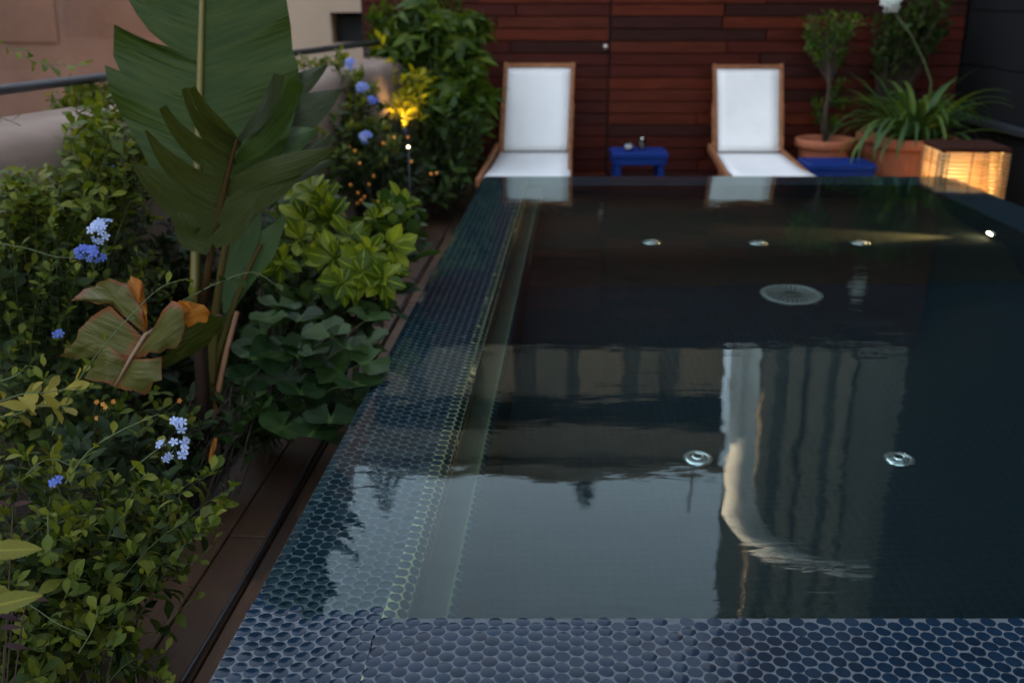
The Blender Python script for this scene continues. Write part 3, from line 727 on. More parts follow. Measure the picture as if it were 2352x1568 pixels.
def lounger(label, bl, br, fl, fr, tl, tr, dy, rear):
    zs = 0.36
    BL, BR_, FL, FR = (at_z(u, v, zs) for u, v in (bl, br, fl, fr))
    TL, TR_ = at_y(tl[0], tl[1], BL.y + dy), at_y(tr[0], tr[1], BR_.y + dy)
    t = thing('sun_lounger', label, 'sun lounger', (BL + FR) / 2 * 1.0, 'white sun loungers by the wooden wall')
    t.location.z = 0.0
    def P(mb, name, m, par=None, sm_=False): o = mb.obj(name, m, par, sm_); return wparent(o, t) if par is None else o
    ax = (BL - FL).normalized(); sx = (BR_ - BL).normalized(); up = Vector((0, 0, 1))
    FL = FL - ax * 0.10; FR = FR - ax * 0.10
    P(sheet(FL + sx*.01, FR - sx*.01, BR_ - sx*.01 - ax*.02, BL + sx*.01 - ax*.02, 0.03, up), 'seat_sling', M_canvas, None, True)
    bn = (sx.cross((TL - BL).normalized())).normalized(); bn = bn if bn.y < 0 else -bn
    ub = (TL - BL).normalized()
    P(sheet(BL + sx*.035 + ub*.01, BR_ - sx*.035 + ub*.01, TR_ - sx*.035 - ub*.03, TL + sx*.035 - ub*.03, 0.025, bn), 'back_sling', M_canvas, None, True)
    for a, b, s in ((BL, TL, 1), (BR_, TR_, -1)):
        mb = MB(); mb.bar(a + sx*s*.016 - ub*.03, b + sx*s*.016 + ub*.012, 0.032, 0.026, bn, 0.006); P(mb, 'back_stile', M_teak)
    mb = MB(); mb.bar(TL + sx*.03 - ub*.016, TR_ - sx*.03 - ub*.016, 0.030, 0.036, ub, 0.006); P(mb, 'top_rail', M_teak)
    for a, b, s in ((FL, BL, -1), (FR, BR_, 1)):
        e = b + ax * rear; o_ = sx * s * (0.026 if s < 0 else -0.012) - up * (0 if s < 0 else .030)
        mb = MB(); mb.bar(a + o_ - ax*.03 - up*.035, e + o_ + up*(.03), 0.034, 0.062, up, 0.006); r = P(mb, 'side_rail', M_teak)
        for q in (a + ax * .12 - sx * s * .05, e - ax * .16 - sx * s * .09):
            mb = MB(); mb.box(q.x + o_.x - .02, q.x + o_.x + .02, q.y - .025, q.y + .025, 0.001, q.z - 0.06, None, .004); P(mb, 'leg', M_teak)
    mb = MB(); mb.bar(FL - up*.035 - ax*.015, FR - up*.035 - ax*.015, 0.03, 0.05, up, 0.006); P(mb, 'front_rail', M_teak)
    mb = MB(); mb.bar(BL + ax*(rear - .05) + up*.01, BR_ + ax*(rear - .05) + up*.01, 0.03, 0.04, up, 0.006); P(mb, 'rear_rail', M_teak)
    for a, b in ((BL, TL), (BR_, TR_)):
        k = a.lerp(b, 0.55); mb = MB(); mb.bar(k + ax*.015, a + ax*(rear - .07) + up*.02, 0.02, 0.02, sx, 0.004); P(mb, 'prop', M_teak)
    return t
lounger('white canvas teak lounger beside the leafy shrubs, left of the table with glasses',
        (1147, 349), (1312, 349), (1110, 403), (1314, 403), (1158, 147), (1321, 147), 0.36, 0.10)
lounger('white canvas lounger on teak frame standing between the two blue side tables',
        (1640, 351), (1799, 351), (1682, 404), (1882, 404), (1637, 150), (1800, 150), 0.36, 0.12)

# ------------------------------------------------------------------ blue side tables and the glasses
M_blue = plain('blue_paint', (0.005, 0.030, 0.185), (0.004, 0.023, 0.145), 0.5, 10, 0.12, spec=0.15)
def table(label, u0, u1, vb, vf, z):
    a = at_z((u0+u1)/2, vf, z); b = at_z((u0+u1)/2, vb, z)
    w = (at_z(u1, vf, z) - at_z(u0, vf, z)).x; d = b.y - a.y
    t = thing('side_table', label, 'side table', (a.x, (a.y+b.y)/2, 0), 'blue side tables')
    mb = MB(); mb.box(-w/2, w/2, -d/2, d/2, z - .045, z, None, .006); mb.obj('tabletop', M_blue, t)
    mb = MB()
    mb.box(-w/2+.02, w/2-.02, -d/2+.012, -d/2+.03, z-.10, z-.046, None, .003); mb.box(-w/2+.02, w/2-.02, d/2-.03, d/2-.012, z-.10, z-.046, None, .003)
    mb.box(-w/2+.005, -w/2+.019, -d/2+.03, d/2-.03, z-.10, z-.046, None, .003); mb.box(w/2-.019, w/2-.005, -d/2+.03, d/2-.03, z-.10, z-.046, None, .003); mb.obj('apron', M_blue, t)
    for sx in (-1, 1):
        for sy in (-1, 1):
            cx, cy_ = sx*(w/2-.05), sy*(d/2-.055); mb = MB(); mb.box(cx-.025, cx+.025, cy_-.022, cy_+.022, 0.001, z-.046, None, .004); mb.obj('leg', M_blue, t)
    return t, (a + b) / 2, w, d
t1, c1, w1_, d1_ = table('small blue wooden side table carrying two glasses against the board wall', 1408, 1536, 338, 352, 0.42)
table('low blue wooden side table in front of the terracotta pots', 1861, 2016, 362, 379, 0.38)
nt = NT('clear_glass'); nt.p.inputs['Transmission Weight'].default_value = 1.0; nt.p.inputs['Roughness'].default_value = 0.02; nt.p.inputs['IOR'].default_value = 1.45
M_glass = nt.m
M_wax = plain('pale_wax', (0.75, 0.75, 0.74), None, 0.5, 10, 0.0)
p = at_z(1444, 346, 0.42); t = thing('glass_bowl', 'squat clear glass candle bowl on the blue table', 'glass', (p.x, p.y, 0.421))
mb = MB(); mb.lathe([(0.0, 0.0), (0.032, 0.0), (0.046, 0.018), (0.047, 0.04), (0.040, 0.058), (0.037, 0.058), (0.043, 0.04), (0.042, 0.02), (0.03, 0.006), (0.0, 0.005)], 20); mb.obj('bowl', M_glass, t, True)
mb = MB(); mb.lathe([(0.0, 0.007), (0.028, 0.007), (0.034, 0.02), (0.034, 0.030), (0.0, 0.031)], 18); mb.obj('candle', M_wax, t, True)
p = at_z(1474, 344, 0.42); t = thing('drinking_glass', 'clear drinking glass with pale drink on the blue table', 'glass', (p.x, p.y, 0.421))
mb = MB(); mb.lathe([(0.0, 0.0), (0.027, 0.0), (0.033, 0.09), (0.0305, 0.09), (0.025, 0.008), (0.0, 0.007)], 20); mb.obj('tumbler', M_glass, t, True)
M_drink = plain('pale_drink', (0.45, 0.62, 0.66), (0.40, 0.58, 0.62), 0.1, 10, 0.0)
mb = MB(); mb.lathe([(0.0, 0.009), (0.0235, 0.009), (0.0275, 0.06), (0.0, 0.06)], 18); mb.obj('drink', M_drink, t, True)

# ------------------------------------------------------------------ terracotta pots
M_terra = plain('terracotta', (0.40, 0.125, 0.055), (0.31, 0.095, 0.045), 0.75, 5, 0.3, 0.003)
def pot(label, u0, u1, v, Y, h):
    a, b = at_y(u0, v, Y), at_y(u1, v, Y); r = (b.x - a.x)/2; z = a.z - 0.0
    t = thing('flower_pot', label, 'flower pot', ((a.x+b.x)/2, Y, 0.001), 'terracotta pots by the wooden wall')
    rt = r; k = h / z
    prof = [(0.0, 0.0), (r*.68, 0.0), (r*.70, 0.01), (r*.86, z*.80), (r*.88, z*.83), (r*.96, z*.84), (r*1.0, z*.86), (r*1.0, z*.97), (r*.97, z), (r*.90, z), (r*.86, z*.93), (r*.84, z*.87)]
    mb = MB(); mb.lathe(prof, 36); mb.obj('pot_body', M_terra, t, True)
    mb = MB(); mb.lathe([(0.0, z*.895), (r*.5, z*.89), (r*.852, z*.88)], 24); mb.obj('potting_soil', M_soil, t, True)
    return Vector(((a.x+b.x)/2, Y, z*.89))
POT1 = pot('terracotta pot holding the small tree, right of the second lounger', 1828, 1964, 318, 8.62, 0.4)
POT3 = pot('terracotta pot mostly hidden behind the biggest pot', 1968, 2075, 306, 8.80, 0.5)
POT2 = pot('biggest terracotta pot, holding the strap leaved lily beside the lamp', 2009, 2196, 312, 8.10, 0.5)

# ------------------------------------------------------------------ reed lantern
def reed_mat():
    nt = NT('reed'); v = coord(nt, 'Object', (1, 1, 1))
    oi = nt.n('ShaderNodeObjectInfo')
    col = ramp(nt, oi.outputs['Random'], [(0.0, (0.70, 0.48, 0.20)), (1.0, (0.82, 0.60, 0.30))])
    nt.l(col, nt.p.inputs['Base Color']); nt.p.inputs['Roughness'].default_value = 0.6
    tr = nt.n('ShaderNodeBsdfTranslucent'); nt.l(col, tr.inputs['Color']); mx_ = nt.n('ShaderNodeMixShader'); mx_.inputs[0].default_value = 0.42
    nt.l(nt.p.outputs[0], mx_.inputs[1]); nt.l(tr.outputs[0], mx_.inputs[2]); nt.l(mx_.outputs[0], nt.out.inputs['Surface']); return nt.m
M_reed = reed_mat()
M_string = plain('lantern_cord', (0.10, 0.035, 0.012), None, 0.8, 20, 0.0)
M_lwood = plain('lantern_wood', (0.040, 0.014, 0.009), (0.028, 0.010, 0.007), 0.7, 8, 0.2, stretch=(1, 8, 8), spec=0.1)
YL0 = 6.98
pa, pb = at_y(2168, 344, YL0), at_y(2316, 344, YL0)
lw = pb.x - pa.x; lz = pa.z; ld = 0.40; lz0 = 0.06
t = thing('reed_lantern', 'glowing square reed lantern on the deck in the right corner', 'lantern', ((pa.x+pb.x)/2 + .02, YL0 + ld/2, 0), rz=R(-4))
for sx in (-1, 1):
    for sy in (-1, 1):
        mb = MB(); mb.box(sx*(lw/2-.012)-.01, sx*(lw/2-.012)+.01, sy*(ld/2-.012)-.01, sy*(ld/2-.012)+.01, 0.001, lz-.022); mb.obj('post', M_lwood, t)
mb = MB(); mb.box(-lw/2-.012, lw/2+.012, -ld/2-.012, ld/2+.012, lz-.020, lz+.012, None, .004); mb.obj('lid', M_lwood, t)
mb = MB(); mb.box(-lw/2+.03, lw/2-.03, -ld/2+.03, ld/2-.03, lz0-.03, lz0-.005, None, .004); mb.obj('base_board', M_lwood, t)
def tubeobj(a, b, r, name, m): mb = MB(); mb.tube([a, b], r, 7); return mb.obj(name, m, t, True)
z = lz0; pitch = 0.0270
while z < lz - .03:
    for s in (-1, 1):
        j = rng.uniform(-.001, .001)
        tubeobj((-lw/2-.004, s*(ld/2+.006), z+j), (lw/2+.004, s*(ld/2+.006), z-j), .0110, 'reed', M_reed)
        tubeobj((s*(lw/2+.006), -ld/2-.0, z+j), (s*(lw/2+.006), ld/2+.0, z-j), .0110, 'reed', M_reed)
    z += pitch
for s in (-1, 1):
    for x in (-.42, -.06, .40): tubeobj((x*lw, s*(ld/2+.0165), lz0-.01), (x*lw, s*(ld/2+.0165), lz-.025), .004, 'cord', M_string)
    for x in (-.05, .42, -.42): tubeobj((s*(lw/2+.0165), x*ld, lz0-.01), (s*(lw/2+.0165), x*ld, lz-.025), .004, 'cord', M_string)
M_bulb = emit('lamp_bulb', (1.0, 0.72, 0.40), 3.0)
mb = MB(); mb.lathe([(0.0, lz0-.005), (0.02, lz0-.005), (0.02, lz0+.05), (0.045, lz0+.09), (0.05, lz0+.13), (0.03, lz0+.165), (0.0, lz0+.175)], 16); mb.obj('bulb', M_bulb, t, True)
L = bpy.data.lights.new('lantern_light', 'POINT'); L.energy = 3.0; L.color = (1.0, 0.80, 0.50); L.shadow_soft_size = 0.13
lo = bpy.data.objects.new('lantern_light', L); COL.objects.link(lo); lo.parent = t; lo.location = (0, 0, lz0 + 0.27)

# ------------------------------------------------------------------ small spike lamps in the planting
def spike_lamp(label, u, v, zd, energy, aim, glow, size=0.02):
    p = at(u, v, zd); t = thing('garden_lamp', label, 'garden lamp', (p.x, p.y, 0.0), 'small lamps among the shrubs')
    mb = MB(); mb.tube([(0, 0, -0.02), (0, 0, p.z - 0.03)], 0.007, 8); mb.obj('spike', M_rail, t, True)
    q = Vector(aim).normalized().to_track_quat('Z', 'Y').to_matrix().to_4x4(); Ml = Matrix.Translation((0, 0, p.z)) @ q
    mb = MB(); mb.lathe([(0.0, -0.05), (size*.8, -0.05), (size*1.25, -0.01), (size*1.3, 0.012), (size*1.1, 0.012), (size*1.05, 0.0)], 14, (0, 0, 0), Ml); mb.obj('lamp_head', M_rail, t, True)
    mb = MB(); mb.lathe([(size*1.05, 0.002), (size*.6, 0.007), (0.0, 0.009)], 14, (0, 0, 0), Ml); mb.obj('lens', emit('garden_lens', (1.0, 0.72, 0.36), glow), t, True)
    if energy:
        L = bpy.data.lights.new('garden_light', 'SPOT'); L.energy = energy; L.color = (1.0, 0.62, 0.25); L.spot_size = R(120); L.spot_blend = 0.7; L.shadow_soft_size = 0.04
        lo = bpy.data.objects.new('garden_light', L); COL.objects.link(lo); lo.parent = t; lo.location = Vector((0, 0, p.z)) + Vector(aim).normalized() * 0.03
        lo.rotation_euler = Vector(aim).to_track_quat('-Z', 'Y').to_euler()
    return t
spike_lamp('small spotlight shining up at the yellow lit leaves by the parapet end', 930, 300, 7.35, 1.5, (-0.12, 0.45, 1.0), 2.0)
spike_lamp('tiny warm lamp glinting among the dark shrub stems', 938, 338, 6.6, 0.4, (0.1, -0.8, 0.35), 3.0, 0.008)
# ------------------------------------------------------------------ plants
G = lambda r, g, b: (r, g, b)
ML_plum = leaf_mat('plumbago_leaf', G(.010,.022,.003), G(.034,.058,.007), G(.120,.125,.012), 0.55, 0.35)
ML_plum_dk = leaf_mat('plumbago_leaf_deep', G(.010,.022,.004), G(.024,.043,.007), G(.055,.075,.012), 0.55, 0.3)
ML_plum_lt = leaf_mat('plumbago_leaf_fresh', G(.055,.085,.012), G(.10,.135,.016), G(.19,.195,.022), 0.5, 0.4)
ML_yel = leaf_mat('yellowing_leaf', G(.20,.17,.03), G(.32,.27,.05), G(.40,.33,.07), 0.55, 0.4)
ML_red = leaf_mat('purple_leaf', G(.022,.008,.010), G(.035,.012,.012), G(.05,.018,.014), 0.5, 0.3)
ML_char = leaf_mat('chartreuse_leaf', G(.035,.070,.006), G(.115,.165,.010), G(.27,.31,.020), 0.4, 0.45, vein=1.3)
ML_round = leaf_mat('round_leaf', G(.010,.028,.007), G(.018,.044,.010), G(.034,.066,.014), 0.5, 0.25, vein=1.4)
ML_palm = leaf_mat('palmate_leaf', G(.020,.050,.007), G(.045,.090,.010), G(.11,.16,.016), 0.42, 0.4, vein=1.2)
ML_bg = leaf_mat('background_leaf', G(.022,.050,.014), G(.04,.078,.018), G(.075,.12,.025), 0.5, 0.35)
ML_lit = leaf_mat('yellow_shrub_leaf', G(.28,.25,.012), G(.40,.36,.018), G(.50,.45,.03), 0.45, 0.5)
ML_strap = leaf_mat('strap_leaf', G(.030,.070,.022), G(.05,.11,.03), G(.12,.17,.03), 0.4, 0.3)
ML_pot = leaf_mat('potted_tree_leaf', G(.03,.075,.012), G(.065,.14,.02), G(.17,.25,.03), 0.4, 0.35)
ML_canna = leaf_mat('canna_dark', G(.03,.042,.012), G(.045,.06,.014), G(.065,.08,.018), 0.45, 0.3)
ML_deep = leaf_mat('deep_leaf', G(.012,.026,.008), G(.02,.04,.010), G(.035,.06,.014), 0.55, 0.25)
M_stem = plain('green_stem', (0.07, 0.095, 0.025), (0.05, 0.06, 0.02), 0.6, 12, 0.1)
M_stemb = plain('brown_stem', (0.06, 0.038, 0.022), (0.035, 0.024, 0.015), 0.8, 14, 0.3)
def petal_mat(name, a, b):
    nt = NT(name); oi = nt.n('ShaderNodeObjectInfo'); col = ramp(nt, oi.outputs['Random'], [(0.0, a), (1.0, b)])
    nt.l(col, nt.p.inputs['Base Color']); nt.p.inputs['Roughness'].default_value = 0.6
    tr = nt.n('ShaderNodeBsdfTranslucent'); nt.l(col, tr.inputs['Color']); mx_ = nt.n('ShaderNodeMixShader'); mx_.inputs[0].default_value = 0.4
    nt.l(nt.p.outputs[0], mx_.inputs[1]); nt.l(tr.outputs[0], mx_.inputs[2]); nt.l(mx_.outputs[0], nt.out.inputs['Surface']); return nt.m
M_petal = petal_mat('blue_petal', (0.18, 0.24, 0.62), (0.32, 0.40, 0.72))
M_petal_deep = petal_mat('deep_blue_petal', (0.08, 0.13, 0.52), (0.16, 0.24, 0.62))
M_petal_pale = petal_mat('pale_blue_petal', (0.34, 0.43, 0.72), (0.48, 0.56, 0.78))
M_petal_white = petal_mat('white_petal', (0.72, 0.76, 0.70), (0.80, 0.83, 0.78))
M_petal_or = petal_mat('orange_petal', (0.75, 0.24, 0.03), (0.85, 0.38, 0.05))

P_OV = lambda t: (math.sin(math.pi * t ** 0.85)) ** 0.8            # ovate
P_SP = lambda t: (math.sin(math.pi * t ** 1.5)) ** 0.9 * 1.0 + 0.06 * (1 - t)  # spatulate, widest beyond the middle
P_LA = lambda t: (math.sin(math.pi * t ** 0.75)) ** 0.9            # lanceolate
def leaf_tpl(L, Wd, n=5, prof=P_OV, fold=0.25, curl=0.25, wave=0.0, seed=0, serr=0.0):
    r_ = random.Random(seed); vs_, fs_, uv = [], [], []; ph = r_.random() * 6.28
    for i in range(n + 1):
        t = i / n; w = max(0.0, prof(min(max(t, .0), 1.0))) * Wd / 2 if 0 < i < n else Wd * 0.02
        if serr and i % 2: w *= 1 - serr
        a = curl * t; y = L * (math.sin(a) / a if a else 1) * t if curl else L * t
        y = L * t * (1 - 0.12 * curl * curl * t); z = -L * curl * 0.5 * t * t
        for k, s in enumerate((-1, 0, 1)):
            vs_.append((s * w, y, z + abs(s) * w * fold + wave * w * math.sin(t * 9 + ph + s))); uv.append((0.5 + 0.5 * s, t))
    for i in range(n):
        for k in (0, 1):
            a = i * 3 + k; fs_.append((a, a + 1, a + 4, a + 3))
    return vs_, fs_, uv
def round_tpl(r_, seed=0, n=16):
    q = random.Random(seed); vs_, fs_, uv = [(0, 0, 0)], [], [(0.5, 0.0)]
    for ring in (0.5, 1.0):
        for j in range(n + 1):
            a = R(12) + (2 * math.pi - R(24)) * j / n - math.pi / 2
            rr = r_ * ring * (1 + 0.06 * math.sin(a * 5 + seed) * ring + q.uniform(-.03, .03))
            vs_.append((rr * math.cos(a), rr * math.sin(a), r_ * (0.10 * ring * math.sin(a * 4 + seed * 2) + 0.16 * ring * ring))); uv.append((0.5 + 0.5 * ring * math.cos(a), 0.5 + 0.5 * ring * math.sin(a)))
    for j in range(n): fs_.append((0, 1 + j, 2 + j)); fs_.append((1 + j, n + 2 + j, n + 3 + j, 2 + j))
    return vs_, fs_, uv
def palm_tpl(L, Wd, nl=7, droop=0.9, seed=0):
    q = random.Random(seed); V, F, U = [], [], []
    for k in range(nl):
        a = 2 * math.pi * (k + q.uniform(-.2, .2)) / nl; s = q.uniform(.8, 1.1)
        v, f, u = leaf_tpl(L * s, Wd * s, 5, P_LA, 0.2, droop * q.uniform(.7, 1.2), 0, seed + k)
        o = len(V); c_, s_ = math.cos(a), math.sin(a)
        V += [(x * c_ - y * s_, x * s_ + y * c_, z) for x, y, z in v]; F += [tuple(i + o for i in g) for g in f]; U += u
    return V, F, U
def orient(p, d, n, s=1.0):
    d = Vector(d).normalized(); n = Vector(n); x = d.cross(n)
    if x.length < 1e-4: x = d.orthogonal()
    x.normalize(); z = x.cross(d)
    return Matrix.Translation(p) @ Matrix((x * s, d * s, z * s)).transposed().to_4x4()
def rv(a=1.0): return Vector((rng.gauss(0, a), rng.gauss(0, a), rng.gauss(0, a)))
MESH_CACHE = {}
def plant(t, items, tpls, mat, name='leaf', top=300, sizepx=6.0):
    """the leaves that show largest become parts of their own; the rest is one 'foliage' part"""
    if not items: return
    grid = {}
    for k, (M, q) in enumerate(items):
        p = M @ Vector((0, tpls[q][0][len(tpls[q][0]) // 2][1], 0)); u, v, zd = px_of(p)
        if zd < .1 or not (-10 < u < 2362 and -10 < v < 1578): continue
        c = (int(u // 13), int(v // 13))
        if c not in grid or grid[c][0] > zd: grid[c] = (zd, k)
    front = sorted(grid.values(), key=lambda e: e[0] / items[e[1]][0].to_scale().x)[:top]
    chosen = {k for _, k in front}
    ms = []
    for q, tp in enumerate(tpls):
        key = (id(tp), mat.name)
        if key not in MESH_CACHE:
            m_ = MB(); m_.v = [tuple(x) for x in tp[0]]; m_.f = list(tp[1]); m_.uv = tp[2]; MESH_CACHE[key] = (m_.mesh(name, mat, True), tp)
        ms.append(MESH_CACHE[key][0])
    inv = t.matrix_basis.inverted()
    for k in chosen:
        M, q = items[k]; o = bpy.data.objects.new(name, ms[q]); COL.objects.link(o); o.parent = t; o.matrix_parent_inverse = inv; o.matrix_basis = M
    rest = [it for k, it in enumerate(items) if k not in chosen]
    if rest: wparent(joined('foliage', rest, tpls, mat, None, kind='stuff'), t)
def bez(a, b, c, t): return a * (1 - t) ** 2 + b * 2 * t * (1 - t) + c * t * t
def path_pt(pts, f):
    x = f * (len(pts) - 1); i = min(int(x), len(pts) - 2); return pts[i].lerp(pts[i + 1], x - i)
class Grow:
    def __init__(s): s.items = []; s.stems = MB()
    def stem(s, pts, r0, r1, n=4): 
        k = len(pts); s.stems.tube(pts, [r0 + (r1 - r0) * i / (k - 1) for i in range(k)], n, False)
    def leaves(s, pts, f0, f1, step, size, ntpl, up=0.3, out=0.9, along=0.55, whorl=1, jit=0.3):
        L = sum((pts[i + 1] - pts[i]).length for i in range(len(pts) - 1)); n = max(2, int(L * (f1 - f0) / step)); ph = rng.random() * 6.28
        for i in range(n):
            f = f0 + (f1 - f0) * (i + rng.random() * .5) / n; p = path_pt(pts, f); tg = (path_pt(pts, min(1, f + .05)) - path_pt(pts, max(0, f - .05))).normalized()
            x = tg.orthogonal().normalized(); y = tg.cross(x)
            for w in range(whorl):
                a = ph + i * 2.4 + w * 6.283 / whorl + rng.gauss(0, .3); o = x * math.cos(a) + y * math.sin(a)
                d = tg * along + o * out + Vector((0, 0, up)) + rv(jit * .5)
                nn = Vector((0, 0, 1)) + tg * .5 - o * .2 + rv(jit)
                s.items.append((orient(p + o * .002, d, nn, size * rng.uniform(.45, 1.28)), rng.randrange(ntpl)))
def blob_pt(b, shell=0.55):
    c, rx, ry, rz = b
    while True:
        d = rv().normalized(); k = shell + (1 - shell) * rng.random() ** 0.6
        if d.z > -0.75: return c + Vector((d.x * rx, d.y * ry, d.z * rz)) * k
def pblob(u, v, zd, ru, rv_, rd=None):
    m = zd / FPX; return (at(u, v, zd), ru * m, (rd if rd else (ru + rv_) / 2 * m), rv_ * m)
def shrub(name, label, cat, base, blobs, nst, tpls, mat, size, step, group=None, f0=.45, stem_r=.0035, whorl=1, top=300, up=.3, out=.9, along=.55, smat=None, shell=.55, fresh=None, jit=.3, pull=.35):
    t = thing(name, label, cat, base, group); g = Grow(); g2 = Grow(); base = Vector(base)
    wts = [b[1] * b[3] * b[2] + 1e-4 for b in blobs]
    for i in range(nst):
        b = rng.choices(blobs, wts)[0]; e = blob_pt(b, shell); st = base + Vector((rng.gauss(0, .10), rng.gauss(0, .10), 0)) + (b[0] - base) * Vector((1, 1, 0)).length * 0
        st = st.lerp(Vector((e.x, e.y, base.z)), pull); mid = st.lerp(e, .55) + Vector((0, 0, abs(e.z - st.z) * .25 + .03)) + rv(.03)
        pts = [bez(st, mid, e, q / 7) for q in range(8)]; g.stem(pts, stem_r, stem_r * .35)
        g.leaves(pts, f0, 1.0 if not fresh else .9, step, size, len(tpls), up, out, along, whorl, jit)
        if fresh: g2.leaves(pts, .88, 1.02, step * .55, size * .75, len(tpls), up + .25, out * .7, along, whorl, jit)
    wparent(g.stems.obj('stem_work', smat or M_stem, None, True, kind='stuff'), t)
    plant(t, g.items, tpls, mat, 'leaf', top)
    if fresh: plant(t, g2.items, tpls, fresh, 'leaf', max(40, 300 - top))
    return t
T_PLUM = [leaf_tpl(1.0, w_, 5, P_SP, .2, c_, .12, s) for s, (w_, c_) in enumerate(((.42, .3), (.52, .7), (.46, 1.0), (.58, .5)))]
T_OV = [leaf_tpl(1.0, .46, 5, P_OV, .22, .35, .03, s) for s in range(4)]
T_LA = [leaf_tpl(1.0, .26, 6, P_LA, .22, .5, .02, s) for s in range(4)]
T_CH = [leaf_tpl(1.0, w_, 6, P_SP, .22, c_, .10, s) for s, (w_, c_) in enumerate(((.50, .3), (.62, .6), (.55, .9), (.46, .2)))]
T_RD = [round_tpl(1.0, s) for s in range(5)]
T_PM = [palm_tpl(1.0, .30, 7, 1.0, s) for s in range(4)]
T_PM5 = [palm_tpl(1.0, .26, 5, .8, 20 + s) for s in range(4)]
T_SER = [leaf_tpl(1.0, .40, 14, P_OV, .15, .3, .06, s, .10) for s in range(3)]

# flowers
def flower_mesh(mat, name='flower'):
    mb = MB()
    for k in range(5):
        a = 2 * math.pi * k / 5; c_, s_ = math.cos(a), math.sin(a); o = len(mb.v)
        for x, y, z in ((0, .05, 0), (-.20, .35, .05), (-.30, .75, .02), (0, 1.0, -.06), (.30, .75, .02), (.20, .35, .05), (0, .55, .0)):
            mb.v.append((x * c_ - y * s_, x * s_ + y * c_, z))
        for i in range(5): mb.f.append((o + i, o + i + 1, o + 6))
        mb.f.append((o + 5, o, o + 6))
    mb.tube([(0, 0, 0.02), (0, 0, -1.3)], [.07, .05], 5, False)
    return mb.mesh(name, mat, True)
FM = {m.name: flower_mesh(m) for m in (M_petal, M_petal_deep, M_petal_pale, M_petal_white, M_petal_or)}
def flower_cluster(t, p, n, rad, fs, mat, facing=(0.1, -0.8, 0.6), squash=(1, .7, .8)):
    """umbel-like cluster: a part of its plant, each flower a sub-part"""
    p = Vector(p); fc = Vector(facing).normalized(); mb = MB(); foot = p - Vector((0, 0, rad * .9)) - fc * rad * .8; spots = []
    for k in range(n):
        d = (fc * .75 + rv(.75)).normalized(); q = p + Vector((d.x * squash[0], d.y * squash[1], d.z * squash[2])) * rad * rng.uniform(.55, 1.0); spots.append((q, d))
        mb.tube([foot, q - d * fs * 1.2], [.0012, .0008], 4, False)
    c = wparent(mb.obj('flower_cluster', M_stem, None, True), t)
    for q, d in spots:
        o = bpy.data.objects.new('flower', FM[mat.name]); COL.objects.link(o); o.parent = c
        dd = (d + fc * .6 + rv(.15)).normalized(); o.matrix_basis = orient(q, dd.orthogonal(), dd, fs * rng.uniform(.75, 1.1))
    return c

# --- blue flowered shrubs ------------------------------------------------
GP = 'blue flowering shrubs in the bed'
t_near = shrub('plumbago_shrub', 'dense small leaved shrub nearest the camera with a pale blue flower head at its top', 'shrub', (-1.2, 2.1, .02),
    [pblob(120, 1350, 2.35, 210, 210), pblob(330, 1250, 2.45, 175, 160), pblob(90, 1130, 2.5, 170, 110), pblob(290, 1470, 2.35, 110, 120), pblob(420, 1140, 2.6, 110, 90), pblob(60, 1520, 2.25, 160, 150), pblob(320, 1530, 2.35, 100, 90), pblob(400, 1380, 2.5, 90, 100)],
    200, T_PLUM, ML_plum, .050, .022, GP, .42, .0018, 1, 230, fresh=ML_plum_lt, jit=.6, pull=.12, along=.45)
t_mid = shrub('plumbago_shrub', 'loose blue flowered shrub behind the drooping torn leaf at the left', 'shrub', (-1.75, 3.35, .02),
    [pblob(90, 620, 3.4, 170, 200), pblob(270, 700, 3.7, 160, 170), pblob(120, 900, 3.2, 170, 140), pblob(240, 450, 3.8, 150, 110), pblob(60, 470, 3.6, 130, 90), pblob(330, 980, 3.2, 120, 100)],
    240, T_PLUM, ML_plum_dk, .050, .026, GP, .45, .0022, 1, 240, fresh=ML_plum_lt, jit=.55, along=.45)
t_far = shrub('plumbago_shrub', 'bright green blue flowered shrub leaning on the far end of the parapet', 'shrub', (-1.55, 6.6, .02),
    [pblob(745, 190, 6.6, 80, 70), pblob(800, 250, 6.7, 90, 80), pblob(840, 330, 6.6, 90, 80), pblob(740, 330, 6.2, 80, 110), pblob(700, 140, 6.9, 60, 30), pblob(800, 160, 7.0, 70, 45)],
    170, T_PLUM, ML_bg, .075, .035, GP, .4, .0035, 1, 220, fresh=ML_plum_lt)
t_vine = shrub('plumbago_shrub', 'yellow green blue flowered shrub scrambling over the near top of the parapet', 'shrub', (-1.75, 3.5, .3),
    [pblob(190, 212, 4.75, 75, 26, .1), pblob(225, 270, 3.9, 50, 45, .1), pblob(205, 300, 3.55, 45, 40, .08), pblob(130, 450, 3.45, 130, 75), pblob(300, 350, 3.6, 80, 90), pblob(40, 460, 3.4, 80, 80), pblob(270, 240, 4.2, 40, 40, .1)],
    165, T_PLUM, ML_plum_lt, .060, .028, GP, .5, .0028, 1, 290, fresh=None, jit=.5)
flower_cluster(t_mid, at(232, 530, 2.95), 16, .050, .0150, M_petal_pale, squash=(1.1, .7, .8))
flower_cluster(t_mid, at(203, 582, 2.98), 13, .046, .0150, M_petal_deep, squash=(1.2, .7, .7))
flower_cluster(t_near, at(415, 975, 2.35), 6, .032, .0135, M_petal_pale)
flower_cluster(t_near, at(403, 1028, 2.33), 10, .050, .0135, M_petal_pale, squash=(1.2, .7, .7))
flower_cluster(t_near, at(130, 1112, 2.3), 4, .026, .011, M_petal_deep)
flower_cluster(t_vine, at(255, 382, 3.9), 9, .050, .020, M_petal_deep, squash=(1.2, .7, .5))
flower_cluster(t_mid, at(128, 768, 3.0), 3, .018, .014, M_petal_deep)
flower_cluster(t_vine, at(182, 318, 4.2), 4, .035, .018, M_petal)
